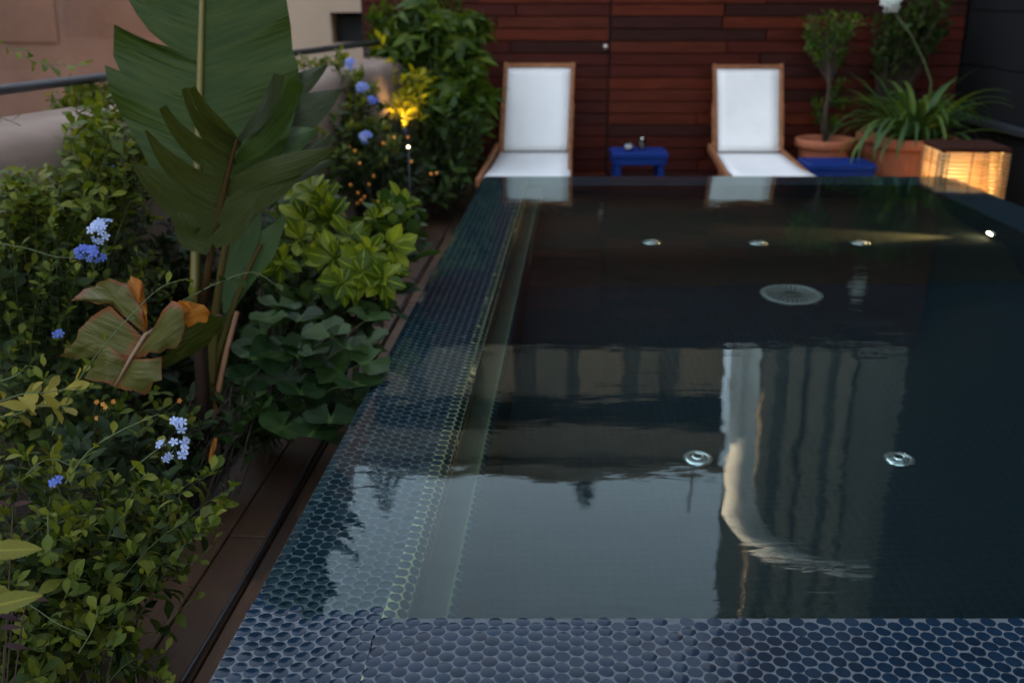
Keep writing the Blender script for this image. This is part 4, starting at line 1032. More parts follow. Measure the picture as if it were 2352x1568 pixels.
for u, v, r_ in ((806, 146, .045), (832, 201, .05), (855, 233, .045), (841, 315, .05)):
    flower_cluster(t_far, at(u, v, 5.9), 11, r_ * .85, .022, M_petal if v < 220 else M_petal_deep if v < 300 else M_petal)

# long sprigs read off the photograph
def sprig(t, pix, zd, mat, size, step, r_=.0022, f0=.05, whorl=1, along=.75, out=.75):
    zz = zd if isinstance(zd, (list, tuple)) else [zd] * len(pix)
    k = [at(u, v, z) for (u, v), z in zip(pix, zz)]; pts = []
    for i in range(len(k) - 1):
        a = k[max(0, i - 1)]; b, c = k[i], k[i + 1]; d = k[min(len(k) - 1, i + 2)]
        for q in range(4):
            s = q / 4; pts.append(0.5 * ((2 * b) + (c - a) * s + (2 * a - 5 * b + 4 * c - d) * s * s + (3 * b - a - 3 * c + d) * s ** 3))
    pts.append(k[-1]); g = Grow(); g.stem(pts, r_, r_ * .4, 6); wparent(g.stems.obj('stem', M_stem, None, True), t)
    g.leaves(pts, f0, 1.0, step, size, 4, .25, out, along, whorl); plant(t, g.items, T_PLUM, mat, 'leaf', 120)
sprig(t_near, [(120, 1000), (165, 900), (225, 810), (300, 725), (370, 660), (432, 640)], [2.5, 2.45, 2.4, 2.4, 2.4, 2.42], ML_plum_lt, .034, .030)
sprig(t_near, [(150, 1110), (200, 1040), (265, 995), (330, 965), (365, 950)], 2.35, ML_plum_lt, .036, .028)
sprig(t_near, [(300, 1080), (350, 1040), (395, 1010)], 2.4, ML_plum_lt, .034, .024)
sprig(t_near, [(-20, 930), (50, 905), (110, 900), (170, 890)], 2.4, ML_yel, .062, .018)
sprig(t_near, [(-20, 960), (40, 950), (100, 930), (150, 935)], 2.45, ML_yel, .055, .016)
sprig(t_near, [(430, 1290), (470, 1270), (500, 1230)], 2.6, ML_plum_lt, .032, .016)
sprig(t_near, [(180, 1500), (215, 1440), (225, 1390)], 2.2, ML_plum_lt, .040, .016)
sprig(t_near, [(60, 1090), (95, 1060), (130, 1055), (170, 1075)], 2.4, ML_plum_lt, .040, .014)
sprig(t_near, [(-10, 880), (40, 860), (60, 838)], 2.4, ML_plum_lt, .04, .02)
sprig(t_near, [(0, 1360), (70, 1390), (130, 1430), (200, 1460)], 2.2, ML_plum, .04, .03)
sprig(t_near, [(110, 1180), (112, 1240), (122, 1290)], 2.2, ML_plum_lt, .04, .026)
sprig(t_near, [(470, 1180), (510, 1150), (540, 1110)], 2.7, ML_plum_lt, .032, .020)
sprig(t_mid, [(0, 560), (60, 570), (130, 590), (200, 592)], 3.1, ML_plum, .045, .04)
sprig(t_mid, [(400, 700), (440, 680), (500, 650), (580, 625), (640, 660)], [3.1, 3.0, 3.0, 3.0, 3.0], ML_plum, .045, .036)
sprig(t_vine, [(-20, 265), (40, 285), (75, 312), (110, 350)], 3.9, ML_plum_lt, .055, .04)
sprig(t_vine, [(-10, 95), (40, 120), (80, 142), (130, 150), (205, 150)], 3.7, ML_plum_lt, .05, .024)
sprig(t_vine, [(330, 345), (290, 360), (240, 395), (215, 420)], 3.9, ML_yel, .06, .035)

# dark filler shrubs that close the bed
def filler(label, base, blobs, n, size, mat=None, name='evergreen_shrub'):
    return shrub(name, label, 'shrub', base, blobs, n, T_OV, mat or ML_deep, size, size * .6, 'dark evergreen shrubs in the bed', .3, .004, 1, 120, smat=M_stemb)
filler('dark evergreen shrub in the shade at the left edge, under the parapet', (-2.0, 3.9, .02), [pblob(80, 640, 4.2, 190, 190), pblob(300, 600, 4.4, 190, 190), pblob(200, 850, 4.0, 260, 160)], 170, .075)
filler('dark evergreen shrub behind the canna stems', (-1.35, 4.5, .02), [pblob(480, 620, 4.7, 180, 170), pblob(640, 560, 4.9, 150, 140), pblob(420, 850, 4.3, 190, 150)], 150, .08)
filler('dark evergreen shrub below the canna, close to the deck boards', (-1.2, 3.0, .02), [pblob(330, 1030, 3.2, 200, 90), pblob(520, 960, 3.4, 130, 110), pblob(200, 1080, 2.9, 200, 90)], 120, .065)
filler('dark evergreen shrub behind the blue flowers by the parapet end', (-1.1, 7.0, .02), [pblob(800, 400, 6.9, 110, 90), pblob(930, 400, 7.0, 110, 70), pblob(880, 330, 7.3, 80, 80)], 130, .10)
filler('dark evergreen shrub touching the left lounger', (-.55, 7.6, .02), [pblob(1040, 320, 7.7, 90, 110), pblob(1010, 400, 7.4, 80, 50)], 110, .11, ML_bg)

# --- tall palmate shrub before the wall ------------------------------------
t_pal = shrub('palmate_shrub', 'tall shrub with drooping fingered leaves rising in front of the wooden wall', 'shrub', (-.55, 8.1, .02),
    [pblob(1050, 80, 8.1, 80, 90), pblob(960, 40, 8.0, 90, 70), pblob(1080, 180, 7.9, 60, 70), pblob(930, 120, 7.9, 75, 70), pblob(1040, 250, 7.8, 75, 60)],
    85, T_PM, ML_palm, .19, .16, None, .72, .008, 1, 200, up=.5, out=.9, along=.4)
shrub('fine_shrub', 'soft fine leaved green shrub at the top beside the dark window', 'shrub', (-1.05, 8.6, .02),
    [pblob(890, 60, 8.6, 55, 60), pblob(950, 130, 8.4, 60, 60), pblob(1060, 240, 8.2, 70, 50), pblob(905, 20, 8.7, 60, 40), pblob(1000, 10, 8.6, 70, 40)], 150, T_OV, ML_palm, .075, .04, None, .5, .004, 1, 200)
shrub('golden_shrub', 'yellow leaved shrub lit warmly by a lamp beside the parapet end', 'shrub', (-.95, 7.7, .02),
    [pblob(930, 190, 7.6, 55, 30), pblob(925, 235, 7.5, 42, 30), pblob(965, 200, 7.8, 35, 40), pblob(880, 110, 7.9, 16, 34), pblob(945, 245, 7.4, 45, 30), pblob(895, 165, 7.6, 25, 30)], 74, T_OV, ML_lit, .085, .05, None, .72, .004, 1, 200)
# orange beads standing in for lamplit glints on shiny leaves
t = thing('glint_shrub', 'sparse twiggy shrub dotted with orange beads added as lamplit glints', 'shrub', at(870, 440, 6.3) * Vector((1, 1, 0)).length * 0 + Vector((-.85, 6.5, .02)))
mbs = MB(); M_glint = plain('orange_glint', (0.75, 0.27, 0.03), (0.7, 0.2, 0.02), 0.25, 10, 0.0)
root = Vector((-.85, 6.5, .02))
for u, v in ((815, 347), (803, 338), (805, 425), (847, 424), (826, 376), (814, 369), (822, 443), (837, 452), (868, 462), (821, 467), (990, 400), (937, 316), (905, 316), (880, 330), (1003, 398), (858, 405), (830, 460), (945, 372)):
    p = at(u, v, 6.3 + rng.uniform(-.2, .2)); mbs.tube([bez(root, root.lerp(p, .4) + Vector((0, 0, .15)), p, q / 5) for q in range(6)], [.004, .0035, .003, .002, .0015, .001], 4, False)
    mb = MB(); mb.lathe([(0, -.011), (.008, -.008), (.011, 0), (.008, .008), (0, .011)], 8, tuple(p)); wparent(mb.obj('glint_bead', M_glint, None, True), t)
wparent(mbs.obj('stem_work', M_stemb, None, True, kind='stuff'), t)

# --- chartreuse rosettes ----------------------------------------------------
t = thing('chartreuse_shrub', 'bright yellow green shrub of broad leaf rosettes beside the pool edge', 'shrub', (-.95, 4.2, .02)); g = Grow(); root = Vector((-.95, 4.2, .02))
for u, v, zd, sz in ((720, 440, 4.2, .15), (700, 500, 4.1, .13), (760, 500, 4.1, .13), (690, 545, 4.0, .12), (800, 540, 3.95, .12), (850, 575, 3.9, .12), (770, 590, 3.9, .13), (830, 625, 3.85, .12), (880, 640, 3.85, .11), (790, 650, 3.8, .11), (900, 560, 4.0, .12), (930, 470, 4.4, .14), (860, 500, 4.2, .12), (740, 570, 3.95, .12), (650, 600, 3.9, .11), (700, 420, 4.4, .12), (810, 590, 3.95, .11), (905, 610, 3.95, .10), (745, 460, 4.15, .13), (890, 480, 4.3, .12)):
    e = at(u, v, zd); st = root + Vector((rng.gauss(0, .08), rng.gauss(0, .08), 0)); pts = [bez(st, st.lerp(e, .5) + Vector((0, 0, .12)), e, q / 7) for q in range(8)]; g.stem(pts, .006, .003)
    tg = (pts[-1] - pts[-2]).normalized(); tg = (tg + Vector((rng.gauss(.1, .45), -.35, .5))).normalized(); x = tg.orthogonal().normalized(); y = tg.cross(x)
    for k in range(17):
        a = k * 2.4 + rng.gauss(0, .25); lv = k / 17; o = x * math.cos(a) + y * math.sin(a)
        g.items.append((orient(e - tg * .03 * (1 - lv), o * (1 - .55 * lv) + tg * (.05 + .7 * lv) + rv(.22) - Vector((0, 0, .18 * (1 - lv))), tg + rv(.35), sz * rng.uniform(.55, 1.15) * (1 - .25 * lv)), rng.randrange(4)))
wparent(g.stems.obj('stem_work', M_stem, None, True, kind='stuff'), t); plant(t, g.items, T_CH, ML_char)
shrub('evergreen_shrub', 'mid green broad leaved shrub under the yellow green rosettes', 'shrub', (-1.0, 4.1, .02), [pblob(900, 560, 4.3, 90, 110), pblob(760, 660, 4.2, 150, 90), pblob(880, 690, 4.0, 70, 60), pblob(640, 520, 4.5, 70, 90)], 90, T_CH, ML_bg, .12, .06, 'dark evergreen shrubs in the bed', .35, .004, 1, 200, smat=M_stemb)

# --- dark round leaves ------------------------------------------------------
t = thing('round_leaved_plant', 'low plant with dark round glossy leaves between canna and pool edge', 'plant', (-.95, 3.45, .02)); g = Grow(); root = Vector((-.95, 3.45, .02))
def rlf(u, v, zd, s, fac=None):
    e = at(u, v, zd); pts = [bez(root + Vector((rng.gauss(0, .05), rng.gauss(0, .05), 0)), root.lerp(e, .4) + Vector((0, 0, .12)), e, q / 6) for q in range(7)]; g.stem(pts, .003, .002)
    nn = Vector(fac or (rng.gauss(.1, .35), rng.gauss(-.45, .3), 1)).normalized(); g.items.append((orient(e, (Vector((rng.gauss(0, .5), -1, 0)) ), nn, s), rng.randrange(5)))
for a in ((600, 760, 3.5, .085), (620, 815, 3.4, .075, (.1, -.9, .6)), (700, 810, 3.4, .085), (800, 790, 3.35, .09, (.5, -.6, .7)), (690, 900, 3.3, .08), (760, 960, 3.2, .085), (740, 760, 3.5, .08), (820, 880, 3.25, .08), (570, 870, 3.4, .07), (650, 980, 3.25, .08), (640, 700, 3.7, .08), (850, 830, 3.3, .07), (720, 990, 3.15, .07), (590, 950, 3.3, .07)): rlf(*a)
for k in range(46): rlf(rng.uniform(560, 850), rng.uniform(720, 1010), rng.uniform(3.35, 3.8), rng.uniform(.05, .085))
wparent(g.stems.obj('stem_work', M_stem, None, True, kind='stuff'), t); plant(t, g.items, T_RD, ML_round)

# --- near-left odds: serrated and purple leaves ------------------------------
t = thing('serrated_plant', 'plant with bright serrated leaves poking in at the left edge', 'plant', (-1.15, 1.55, .02)); g = Grow(); root = Vector((-1.15, 1.55, .02))
its = []
for u, v, zd, du, dv, s in ((-40, 1268, 1.75, 125, -15, .10), (-40, 1400, 1.7, 95, -30, .10), (-50, 1340, 1.72, 70, 40, .09)):
    e = at(u, v, zd); d = at(u + du, v + dv, zd) - e; g.stem([bez(root, root.lerp(e, .5) + Vector((-.05, 0, .1)), e, q / 6) for q in range(7)], .003, .002); its.append((orient(e, d, Vector((0.1, -.55, .8)), s), rng.randrange(3)))
wparent(g.stems.obj('stem_work', M_stem, None, True, kind='stuff'), t); plant(t, its, T_SER, leaf_mat('serrated_leaf', G(.09,.10,.012), G(.12,.125,.014), G(.16,.15,.018), .45, .4, vein=1.5))
t = thing('purple_plant', 'small plant with narrow dark purple leaves at the lower left edge', 'plant', (-1.1, 1.7, .02)); g = Grow(); its = []; root = Vector((-1.1, 1.7, .02))
for u, v in ((20, 1405), (60, 1385), (30, 1440), (90, 1370), (10, 1380), (40, 1480), (15, 1150), (60, 1160)):
    e = at(u - 30, v, 2.02); g.stem([bez(root, root.lerp(e, .5), e, q / 5) for q in range(6)], .002, .0015); its.append((orient(e, Vector((1, -.1, rng.uniform(-.4, .5))), Vector((0, -.6, .8)), rng.uniform(.034, .055)), rng.randrange(4)))
wparent(g.stems.obj('stem_work', M_stemb, None, True, kind='stuff'), t); plant(t, its, T_LA, ML_red)
# small orange blooms low in the bed
t = thing('lantana', 'low plant with a few tiny orange blooms in the dark gap of the bed', 'plant', (-1.45, 3.0, .02)); root = Vector((-1.45, 3.0, .02)); mbs = MB()
for u, v in ((222, 923), (242, 935), (260, 922), (222, 960), (412, 920), (236, 928)):
    p = at(u, v, 2.95); mbs.tube([bez(root, root.lerp(p, .5) + Vector((0, 0, .05)), p, q / 5) for q in range(6)], .0015, 4, False)
    o = bpy.data.objects.new('bloom', FM[M_petal_or.name]); COL.objects.link(o); o.matrix_basis = orient(p, (1, 0, 0), Vector((0, -.8, .5)), .008); wparent(o, t)
wparent(mbs.obj('stem_work', M_stem, None, True, kind='stuff'), t)

# --- canna / banana with torn leaves -----------------------------------------
def blade_mat(name, c1, c2, vein_c, rough=.42, trans=.28, dry=None, fq=42):
    nt = NT(name); uv = nt.n('ShaderNodeUVMap'); sx = nt.n('ShaderNodeSeparateXYZ'); nt.l(uv.outputs[0], sx.inputs[0])
    cmb = nt.n('ShaderNodeCombineXYZ'); ml = nt.n('ShaderNodeMath', operation='MULTIPLY'); ml.inputs[1].default_value = fq; nt.l(sx.outputs[1], ml.inputs[0]); nt.l(ml.outputs[0], cmb.inputs[1])
    ml2 = nt.n('ShaderNodeMath', operation='MULTIPLY'); ml2.inputs[1].default_value = 2.5; nt.l(sx.outputs[0], ml2.inputs[0]); nt.l(ml2.outputs[0], cmb.inputs[0])
    f = noise(nt, 1.0, 3, .6, cmb.outputs[0]); tc = nt.n('ShaderNodeTexCoord'); f2 = noise(nt, 5, 4, .6, tc.outputs['Object'])
    col = mixc(nt, ramp(nt, f2, [(.3, 0.), (.7, 1.)]), c1, c2); col = mixc(nt, ramp(nt, f, [(.35, 0.), (.7, .9)]), col, vein_c)
    if dry:
        ad = nt.n('ShaderNodeMath', operation='SUBTRACT'); nt.l(sx.outputs[0], ad.inputs[0]); ad.inputs[1].default_value = .5; ab = nt.n('ShaderNodeMath', operation='ABSOLUTE'); nt.l(ad.outputs[0], ab.inputs[0])
        sm_ = nt.n('ShaderNodeMath', operation='ADD'); nt.l(ab.outputs[0], sm_.inputs[0]); mm = nt.n('ShaderNodeMath', operation='MULTIPLY'); mm.inputs[1].default_value = .42; nt.l(f2, mm.inputs[0]); nt.l(mm.outputs[0], sm_.inputs[1])
        col = mixc(nt, ramp(nt, sm_.outputs[0], [(.625, 0.), (.73, 1.)]), col, dry)
    nt.l(col, nt.p.inputs['Base Color']); nt.p.inputs['Roughness'].default_value = rough; nt.p.inputs['Specular IOR Level'].default_value = .16
    b = nt.n('ShaderNodeBump'); b.inputs['Strength'].default_value = .9; b.inputs['Distance'].default_value = .009; nt.l(f, b.inputs['Height']); nt.l(b.outputs[0], nt.p.inputs['Normal'])
    tr = nt.n('ShaderNodeBsdfTranslucent'); mx_ = nt.n('ShaderNodeMixShader'); mx_.inputs[0].default_value = trans; nt.l(mixc(nt, 1., col, (1.3, 1.2, .5), 'MULTIPLY'), tr.inputs['Color'])
    nt.l(nt.p.outputs[0], mx_.inputs[1]); nt.l(tr.outputs[0], mx_.inputs[2]); nt.l(mx_.outputs[0], nt.out.inputs['Surface']); return nt.m
MB_big = blade_mat('big_blade', (.014, .034, .003), (.020, .042, .004), (.042, .062, .009))
MB_dark = blade_mat('torn_blade', (.022, .032, .006), (.031, .041, .007), (.055, .063, .014), fq=60)
MB_grey = blade_mat('grey_blade', (.032, .044, .022), (.04, .052, .027), (.06, .07, .042), fq=60)
MB_old = blade_mat('yellowing_blade', (.055, .062, .012), (.072, .072, .014), (.11, .10, .030), dry=(.17, .055, .020), fq=24)
MB_orange = blade_mat('orange_blade', (.30, .09, .010), (.36, .12, .012), (.38, .15, .025), fq=40, trans=.4)
MB_young = blade_mat('young_blade', (.035, .075, .03), (.05, .09, .035), (.08, .12, .04), fq=60)
M_rib = plain('leaf_rib', (.13, .10, .014), (.10, .085, .012), .5, 10, .1); M_ribd = plain('dark_rib', (.035, .026, .008), (.045, .020, .008), .8, 10, .1, spec=.05)
M_cstem = plain('canna_stem', (.07, .065, .013), (.06, .036, .010), .7, 6, .15, stretch=(1, 1, .2), spec=.1); M_cstem_dk = plain('old_stem', (.030, .016, .010), (.018, .011, .008), .8, 8, .2, spec=.08)
canna = thing('canna_plant', 'tall plant with one huge upright leaf and torn older ones', 'plant', (-1.16, 3.45, .02))
def dens(lst, k=3):
    out = []
    for a, b in zip(lst[:-1], lst[1:]): out += [tuple(x + (y - x) * q / k for x, y in zip(a, b)) for q in range(k)]
    return out + [lst[-1]]
def blade(mid, edge, zmid, slope, fold, mat, side, name, par, waves=.020):
    """half of a leaf: veins run from the midrib (a function v -> u, zd) out to the torn edge polyline"""
    mb = MB(); uv = []; e = dens(edge, 4); n = 7; vmin, vmax = min(x[1] for x in edge), max(x[1] for x in edge)
    for (u, v) in e:
        vm = v + slope * abs(u - mid(v)[0]); vm = min(vm, 640); um, zm = mid(vm); wpx = abs(u - um)
        for i in range(n + 1):
            r_ = i / n; uu, vv = um + (u - um) * r_, vm + (v - vm) * (r_ ** 1.25)
            zz = zm + fold * wpx / FPX * zm * (r_ ** 1.4) + waves * math.sin(vm * .045 + side) * r_ * r_
            mb.v.append(tuple(at(uu, vv, zz))); uv.append((.5 + .5 * side * r_, vm / 600.0))
    for k in range(len(e) - 1):
        for i in range(n): a = k * (n + 1) + i; f = (a, a + 1, a + n + 2, a + n + 1); mb.f.append(f if side > 0 else f[::-1])
    mb.uv = uv; o = mb.obj(name, mat, None, True); return wparent(o, canna) if par is None else setpar(o, par)
def setpar(o, par): o.parent = par; return o
midA = lambda v: (448 + (620 - v) * .026, 3.45 + .00010 * (620 - v))
left = [(436, 560), (400, 478), (352, 400), (312, 320), (275, 260), (250, 205), (240, 150), (262, 158), (276, 164), (260, 130), (262, 56), (320, 88), (386, 108), (345, 74), (314, 34), (295, 0), (283, -60), (280, -150), (300, -280), (360, -420), (472, -520)]
right = [(470, 565), (540, 520), (600, 450), (640, 370), (668, 300), (682, 240), (690, 195), (684, 150), (672, 118), (668, 60), (658, 0), (645, -80), (622, -200), (580, -330), (482, -520)]
A = blade(midA, left, 0, .40, .10, MB_big, -1, 'leaf', None)
A2 = blade(midA, right, 0, .34, .22, MB_big, 1, 'leaf_half', A)
mb = MB(); pts = [at(midA(v)[0], v, midA(v)[1] - .006) for v in range(700, -521, -60)]; mb.tube(pts, [.018 - .013 * i / (len(pts) - 1) for i in range(len(pts))], 8); setpar(mb.obj('midrib', M_rib, None, True), A)
def ribbon(pix, z0, z1, mat, par=None, name='leaf', fold=.25, bulge=.0):
    """a torn strip: (u, v, half width in px) along its centre line, from depth z0 to z1"""
    k = [Vector((u, v, w)) for u, v, w in pix]; pts = []
    for i in range(len(k) - 1):
        a = k[max(0, i - 1)]; b, c = k[i], k[i + 1]; d = k[min(len(k) - 1, i + 2)]
        for q in range(5):
            s = q / 5; pts.append(.5 * ((2 * b) + (c - a) * s + (2 * a - 5 * b + 4 * c - d) * s * s + (3 * b - a - 3 * c + d) * s ** 3))
    pts.append(k[-1]); mb = MB(); uv = []; n = len(pts)
    for i, p in enumerate(pts):
        tg = (pts[min(i + 1, n - 1)] - pts[max(i - 1, 0)]); tg = Vector((tg.x, tg.y)).normalized(); nx_ = Vector((-tg.y, tg.x)); t_ = i / (n - 1); z = z0 + (z1 - z0) * t_ + bulge * math.sin(math.pi * t_); w = max(.6, p.z)
        for s in (-1, -.5, 0, .5, 1):
            q = Vector((p.x, p.y)) + nx_ * w * s; mb.v.append(tuple(at(q.x, q.y, z + fold * (s * s) * w / FPX * z * (1 if s < 0 else .4) + .006 * math.sin(t_ * 7 + s * 2)))); uv.append((t_, .5 + .05 * s * w / 10))
    for i in range(n - 1):
        for s in range(4): a = i * 5 + s; mb.f.append((a, a + 1, a + 6, a + 5))
    mb.uv = uv; o = mb.obj(name, mat, None, True); return wparent(o, canna) if par is None else setpar(o, par)
# torn leaf in front
ZB = 3.22
mb = MB(); mbp = [at(u, v, z) for u, v, z in ((468, 700, 3.36), (478, 620, 3.32), (492, 540, 3.28), (512, 450, 3.25), (530, 372, 3.22), (544, 320, 3.20))]; mb.tube(mbp, [.014, .013, .012, .010, .007, .004], 8)
Bm = wparent(mb.obj('midrib', M_ribd, None, True), canna)
for pix, z1, m in (([(498, 515, 44), (425, 478, 40), (352, 415, 26), (300, 370, 3)], 3.10, MB_dark), ([(520, 445, 34), (440, 415, 30), (378, 360, 18), (335, 300, 3)], 3.05, MB_dark), ([(534, 392, 28), (462, 350, 26), (405, 295, 16), (373, 246, 9)], 3.02, MB_dark),
                   ([(542, 350, 26), (490, 312, 24), (446, 262, 11), (424, 203, 8)], 3.0, MB_dark), ([(543, 330, 12), (503, 296, 20), (464, 245, 13), (441, 201, 8)], 3.04, MB_dark),
                   ([(545, 325, 5), (588, 282, 16), (624, 225, 17), (641, 172, 13)], 3.02, MB_grey), ([(538, 372, 8), (600, 325, 28), (652, 255, 24), (682, 188, 18)], 3.12, MB_big),
                   ([(517, 440, 18), (600, 402, 28), (690, 372, 26), (772, 340, 3)], 3.12, MB_dark), ([(500, 510, 28), (560, 472, 34), (640, 425, 26), (700, 388, 4)], 3.18, MB_dark), ([(487, 560, 20), (440, 545, 30), (420, 500, 24), (380, 450, 8)], 3.2, MB_dark), ([(488, 560, 14), (530, 530, 26), (570, 490, 20), (600, 455, 4)], 3.22, MB_dark)):
    ribbon(pix, ZB + .04, z1, m, None, 'leaf')
# strips of a leaf behind, on the right
for pix, m in (([(640, 235, 20), (690, 195, 26), (725, 170, 15), (752, 150, 2)], MB_grey), ([(640, 275, 36), (690, 262, 44), (740, 235, 28), (786, 206, 3)], MB_grey), ([(620, 385, 16), (690, 362, 26), (735, 335, 15), (766, 308, 2)], MB_grey), ([(610, 428, 14), (670, 402, 22), (725, 386, 14), (770, 369, 2)], MB_grey), ([(610, 330, 40), (660, 325, 36), (700, 310, 20), (730, 300, 3)], MB_young)):
    ribbon(pix, 3.62, 3.5, m, None, 'leaf')
# young leaves and stems
ribbon([(520, 720, 8), (535, 620, 28), (565, 530, 34), (596, 455, 6)], 3.5, 3.5, MB_young); ribbon([(500, 760, 6), (560, 660, 10), (600, 575, 32), (655, 500, 4)], 3.55, 3.5, MB_young)
def cstem(pix, z, r0, r1, m, name='stem'):
    mb = MB(); k = [at(u, v, z) for u, v in pix]; mb.tube(k, [r0 + (r1 - r0) * i / (len(k) - 1) for i in range(len(k))], 8); wparent(mb.obj(name, m, None, True), canna)
cstem([(452, 470), (448, 560), (452, 640), (462, 760), (470, 900), (474, 1020)], 3.47, .014, .022, M_cstem)
cstem([(478, 620), (470, 700), (466, 800), (470, 900), (472, 1020)], 3.38, .013, .02, M_cstem_dk)
cstem([(530, 510), (510, 610), (497, 700), (488, 800), (480, 1010)], 3.44, .011, .018, M_cstem)
cstem([(600, 560), (560, 640), (530, 720), (500, 820), (488, 1010)], 3.5, .006, .014, M_cstem)
cstem([(545, 715), (522, 800), (500, 900), (490, 1010)], 3.42, .008, .013, plain('rust_stem', (.22, .09, .03), (.14, .07, .03), .6, 8, .1))
cstem([(452, 760), (462, 860), (468, 1020)], 3.36, .018, .024, M_cstem_dk)
ribbon([(496, 1005, 3), (489, 1030, 6), (480, 1062, 2)], 3.1, 3.05, MB_orange)
# drooping, yellowing leaf
def panel(poly, zc, mat, zs=None, bulge=.02, par=None, vc=None, name='leaf'):
    mb = MB(); uv = []; n = len(poly); c = Vector((sum(p[0] for p in poly) / n, sum(p[1] for p in poly) / n)); pl = dens(list(poly) + [poly[0]], 3)[:-1]; n = len(pl); zs = zs or [zc] * len(poly)
    zl = dens([(z,) for z in list(zs) + [zs[0]]], 3)[:-1]; zcen = sum(zs) / len(zs); ax, ay = vc or (0.3, 1)
    for ri, r_ in enumerate((1.0, .7, .35)):
        for (u, v), (z,) in zip(pl, zl):
            jx = rng.uniform(-4, 4) if ri == 0 else 0
            uu, vv = c.x + (u - c.x) * r_ + jx, c.y + (v - c.y) * r_ + jx; mb.v.append(tuple(at(uu, vv, zcen + (z - zcen) * r_ - bulge * (1 - r_ * r_) + (.022 * math.sin(u * .09 + v * .06) + rng.uniform(-.006, .006)) * r_ ** 2))); uv.append((.5 + .5 * r_, (uu * ay - vv * ax) / 300.0))
    mb.v.append(tuple(at(c.x, c.y, zcen - bulge))); uv.append((.5, (c.x * ay - c.y * ax) / 300.0))
    for k in (0, 1):
        for i in range(n): mb.f.append((k * n + i, k * n + (i + 1) % n, (k + 1) * n + (i + 1) % n, (k + 1) * n + i))
    for i in range(n): mb.f.append((2 * n + i, 2 * n + (i + 1) % n, 3 * n))
    mb.uv = uv; o = mb.obj(name, mat, None, True); return wparent(o, canna) if par is None else setpar(o, par)
ZD = 2.9
mb = MB(); mb.tube([at(u, v, z) for u, v, z in ((505, 728, 3.3), (430, 735, 3.1), (370, 750, 2.95), (334, 768, 2.89), (298, 825, 2.87), (264, 886, 2.86))], [.010, .008, .007, .006, .005, .003], 7); D = wparent(mb.obj('midrib', plain('dry_rib', (.20, .13, .07), (.15, .10, .05), .6, 10, .1), None, True), canna)
panel([(335, 768), (255, 700), (160, 688), (215, 655), (250, 640), (290, 650), (330, 715)], ZD, MB_old, [2.89, 2.95, 3.0, 3.0, 2.98, 2.95, 2.9], vc=(.8, .6))
panel([(336, 770), (322, 700), (290, 648), (300, 634), (325, 645), (334, 690), (338, 740)], ZD, MB_orange, [2.89, 2.9, 2.94, 2.99, 2.98, 2.95, 2.9], vc=(.2, 1))
panel([(330, 776), (250, 700), (196, 745), (160, 790), (138, 820), (200, 822), (290, 830)], ZD, MB_old, [2.89, 2.93, 2.97, 2.98, 3.0, 2.94, 2.88], vc=(1, .4))
panel([(298, 828), (245, 792), (215, 840), (192, 868), (265, 886)], ZD, MB_old, [2.87, 2.89, 2.92, 2.93, 2.86], vc=(1, .3))
panel([(303, 820), (340, 765), (395, 690), (420, 705), (428, 745), (405, 800), (345, 812)], ZD, MB_old, [2.87, 2.88, 2.86, 2.83, 2.80, 2.82, 2.85], vc=(1, -.7))
panel([(300, 824), (375, 822), (368, 868), (330, 905), (265, 888)], ZD, MB_old, [2.87, 2.83, 2.82, 2.83, 2.86], vc=(1, .05))
panel([(392, 690), (425, 692), (468, 700), (488, 722), (470, 738), (428, 748), (418, 715)], ZD, MB_orange, [2.90, 2.88, 2.90, 2.93, 2.92, 2.86, 2.86], vc=(1, -.3))
panel([(425, 748), (488, 724), (518, 726), (510, 760), (460, 800), (400, 840), (345, 850), (380, 815)], 3.0, MB_dark, [2.9, 2.95, 3.02, 3.06, 3.05, 3.0, 2.96, 2.9], vc=(1, -.5))

# --- potted plants ---------------------------------------------------------------
t = thing('potted_tree', 'small potted tree with a thin bare trunk and dark round crown', 'tree', POT1); g = Grow()
tr = [POT1, at_y(1897, 250, 8.62), at_y(1905, 200, 8.62), at_y(1903, 140, 8.62), at_y(1900, 90, 8.62)]
mb = MB(); mb.tube(tr, [.022, .018, .016, .013, .008], 8); wparent(mb.obj('trunk', M_stemb, None, True), t)
for b, n, f in ((pblob(1897, 80, 8.42, 66, 70, .25), 70, 2), (pblob(1945, 50, 8.42, 50, 40, .2), 24, 3), (pblob(1935, 215, 8.75, 26, 55), 15, 1), (pblob(1872, 245, 8.75, 22, 40), 12, 0), (pblob(1905, 280, 8.75, 36, 22), 12, 0)):
    for k in range(n):
        e = blob_pt(b, .3); s = tr[f] if f < 4 else tr[3]; pts = [bez(s, s.lerp(e, .5) + Vector((0, 0, .05)), e, q / 5) for q in range(6)]; g.stem(pts, .004, .002); g.leaves(pts, .4, 1, .035, .066, 4)
wparent(g.stems.obj('branch_work', M_stemb, None, True, kind='stuff'), t); plant(t, g.items, T_OV, ML_pot)
t = thing('leafy_bush', 'dark leafy potted bush behind the strap leaved lily', 'shrub', POT3); g = Grow()
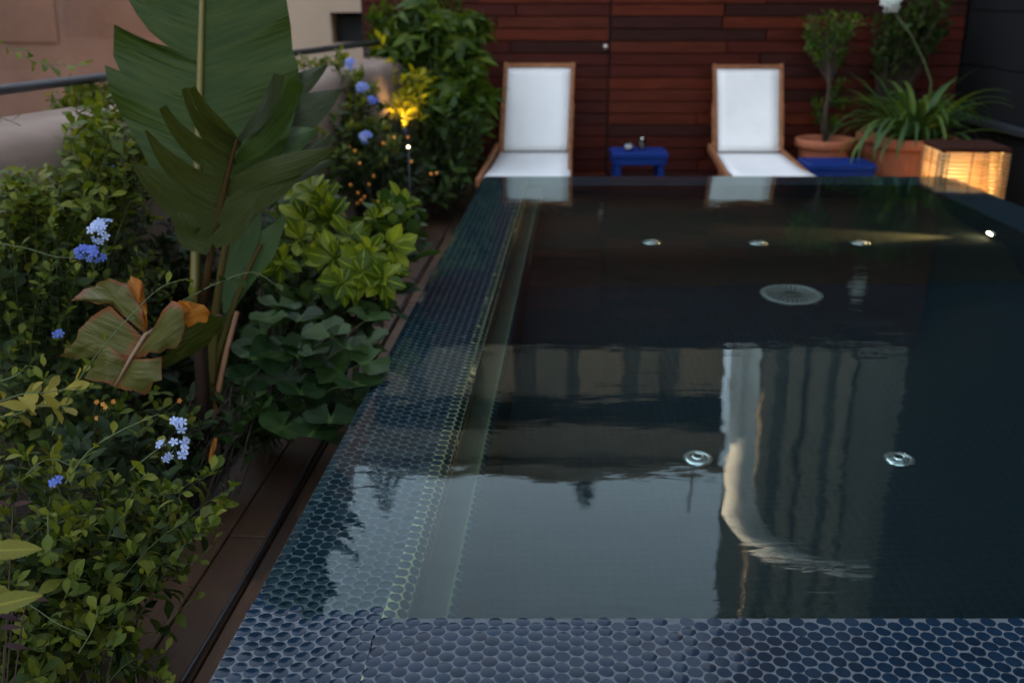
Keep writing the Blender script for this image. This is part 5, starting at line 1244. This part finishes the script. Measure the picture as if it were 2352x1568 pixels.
for b, n in ((pblob(2085, 55, 8.45, 85, 75, .25), 80), (pblob(2150, 40, 8.45, 45, 60, .2), 26), (pblob(2055, 115, 8.45, 50, 40, .2), 22)):
    for k in range(n):
        e = blob_pt(b, .3); s = POT3 + Vector((rng.gauss(0, .03), rng.gauss(0, .03), 0)); pts = [bez(s, s.lerp(e, .6) + Vector((0, 0, .1)), e, q / 6) for q in range(7)]; g.stem(pts, .006, .002); g.leaves(pts, .6, 1, .045, .085, 4)
wparent(g.stems.obj('stem_work', M_stemb, None, True, kind='stuff'), t); plant(t, g.items, T_OV, ML_bg)
t = thing('strap_leaved_lily', 'potted lily with arching strap leaves and one pale flower head on a tall stalk', 'plant', POT2); its = []
T_ST = []
for s in range(4):
    V, F, U = [], [], []; n = 9; c_ = (0.7, 1.4, 1.9, 2.4)[s]
    x = y = 0.0; y_, z_ = 0.0, 0.0; a = R(78)
    for i in range(n + 1):
        tt = i / n; w = .032 * (1 - tt ** 3 * .85)
        for k in (-1, 0, 1): V.append((k * w, y_, z_ + abs(k) * w * .35)); U.append((.5 + .5 * k, tt))
        y_ += math.cos(a) / n; z_ += math.sin(a) / n; a -= c_ / n * 1.25 * (0.5 + tt)
    for i in range(n):
        for k in (0, 1): q = i * 3 + k; F.append((q, q + 1, q + 4, q + 3))
    T_ST.append((V, F, U))
for k in range(135):
    a = rng.random() * 6.283; r_ = rng.uniform(.0, .16); p = POT2 + Vector((r_ * math.cos(a), r_ * math.sin(a), 0)); s = rng.uniform(.45, .82)
    tl = rng.uniform(0.1, .75) * (0.3 + r_ / .16); M = Matrix.Translation(p) @ Matrix.Rotation(a - math.pi / 2 + rng.gauss(0, .3), 4, 'Z') @ Matrix.Rotation(-tl, 4, 'X') @ Matrix.Diagonal((s, s, s, 1)); its.append((M, rng.choices(range(4), [.15, .25, .35, .25])[0]))
plant(t, its, T_ST, ML_strap)
mb = MB(); st = [POT2 + Vector((.06, 0, 0)), at_y(2140, 190, 8.1), at_y(2122, 140, 8.1), at_y(2092, 80, 8.1), at_y(2050, 25, 8.1)]; mb.tube(st, [.012, .010, .009, .008, .006], 7); wparent(mb.obj('flower_stalk', M_stem, None, True), t)
flower_cluster(t, at_y(2042, 8, 8.05), 26, .10, .036, M_petal_white, (0, -.6, .3), (1.1, .8, .8))
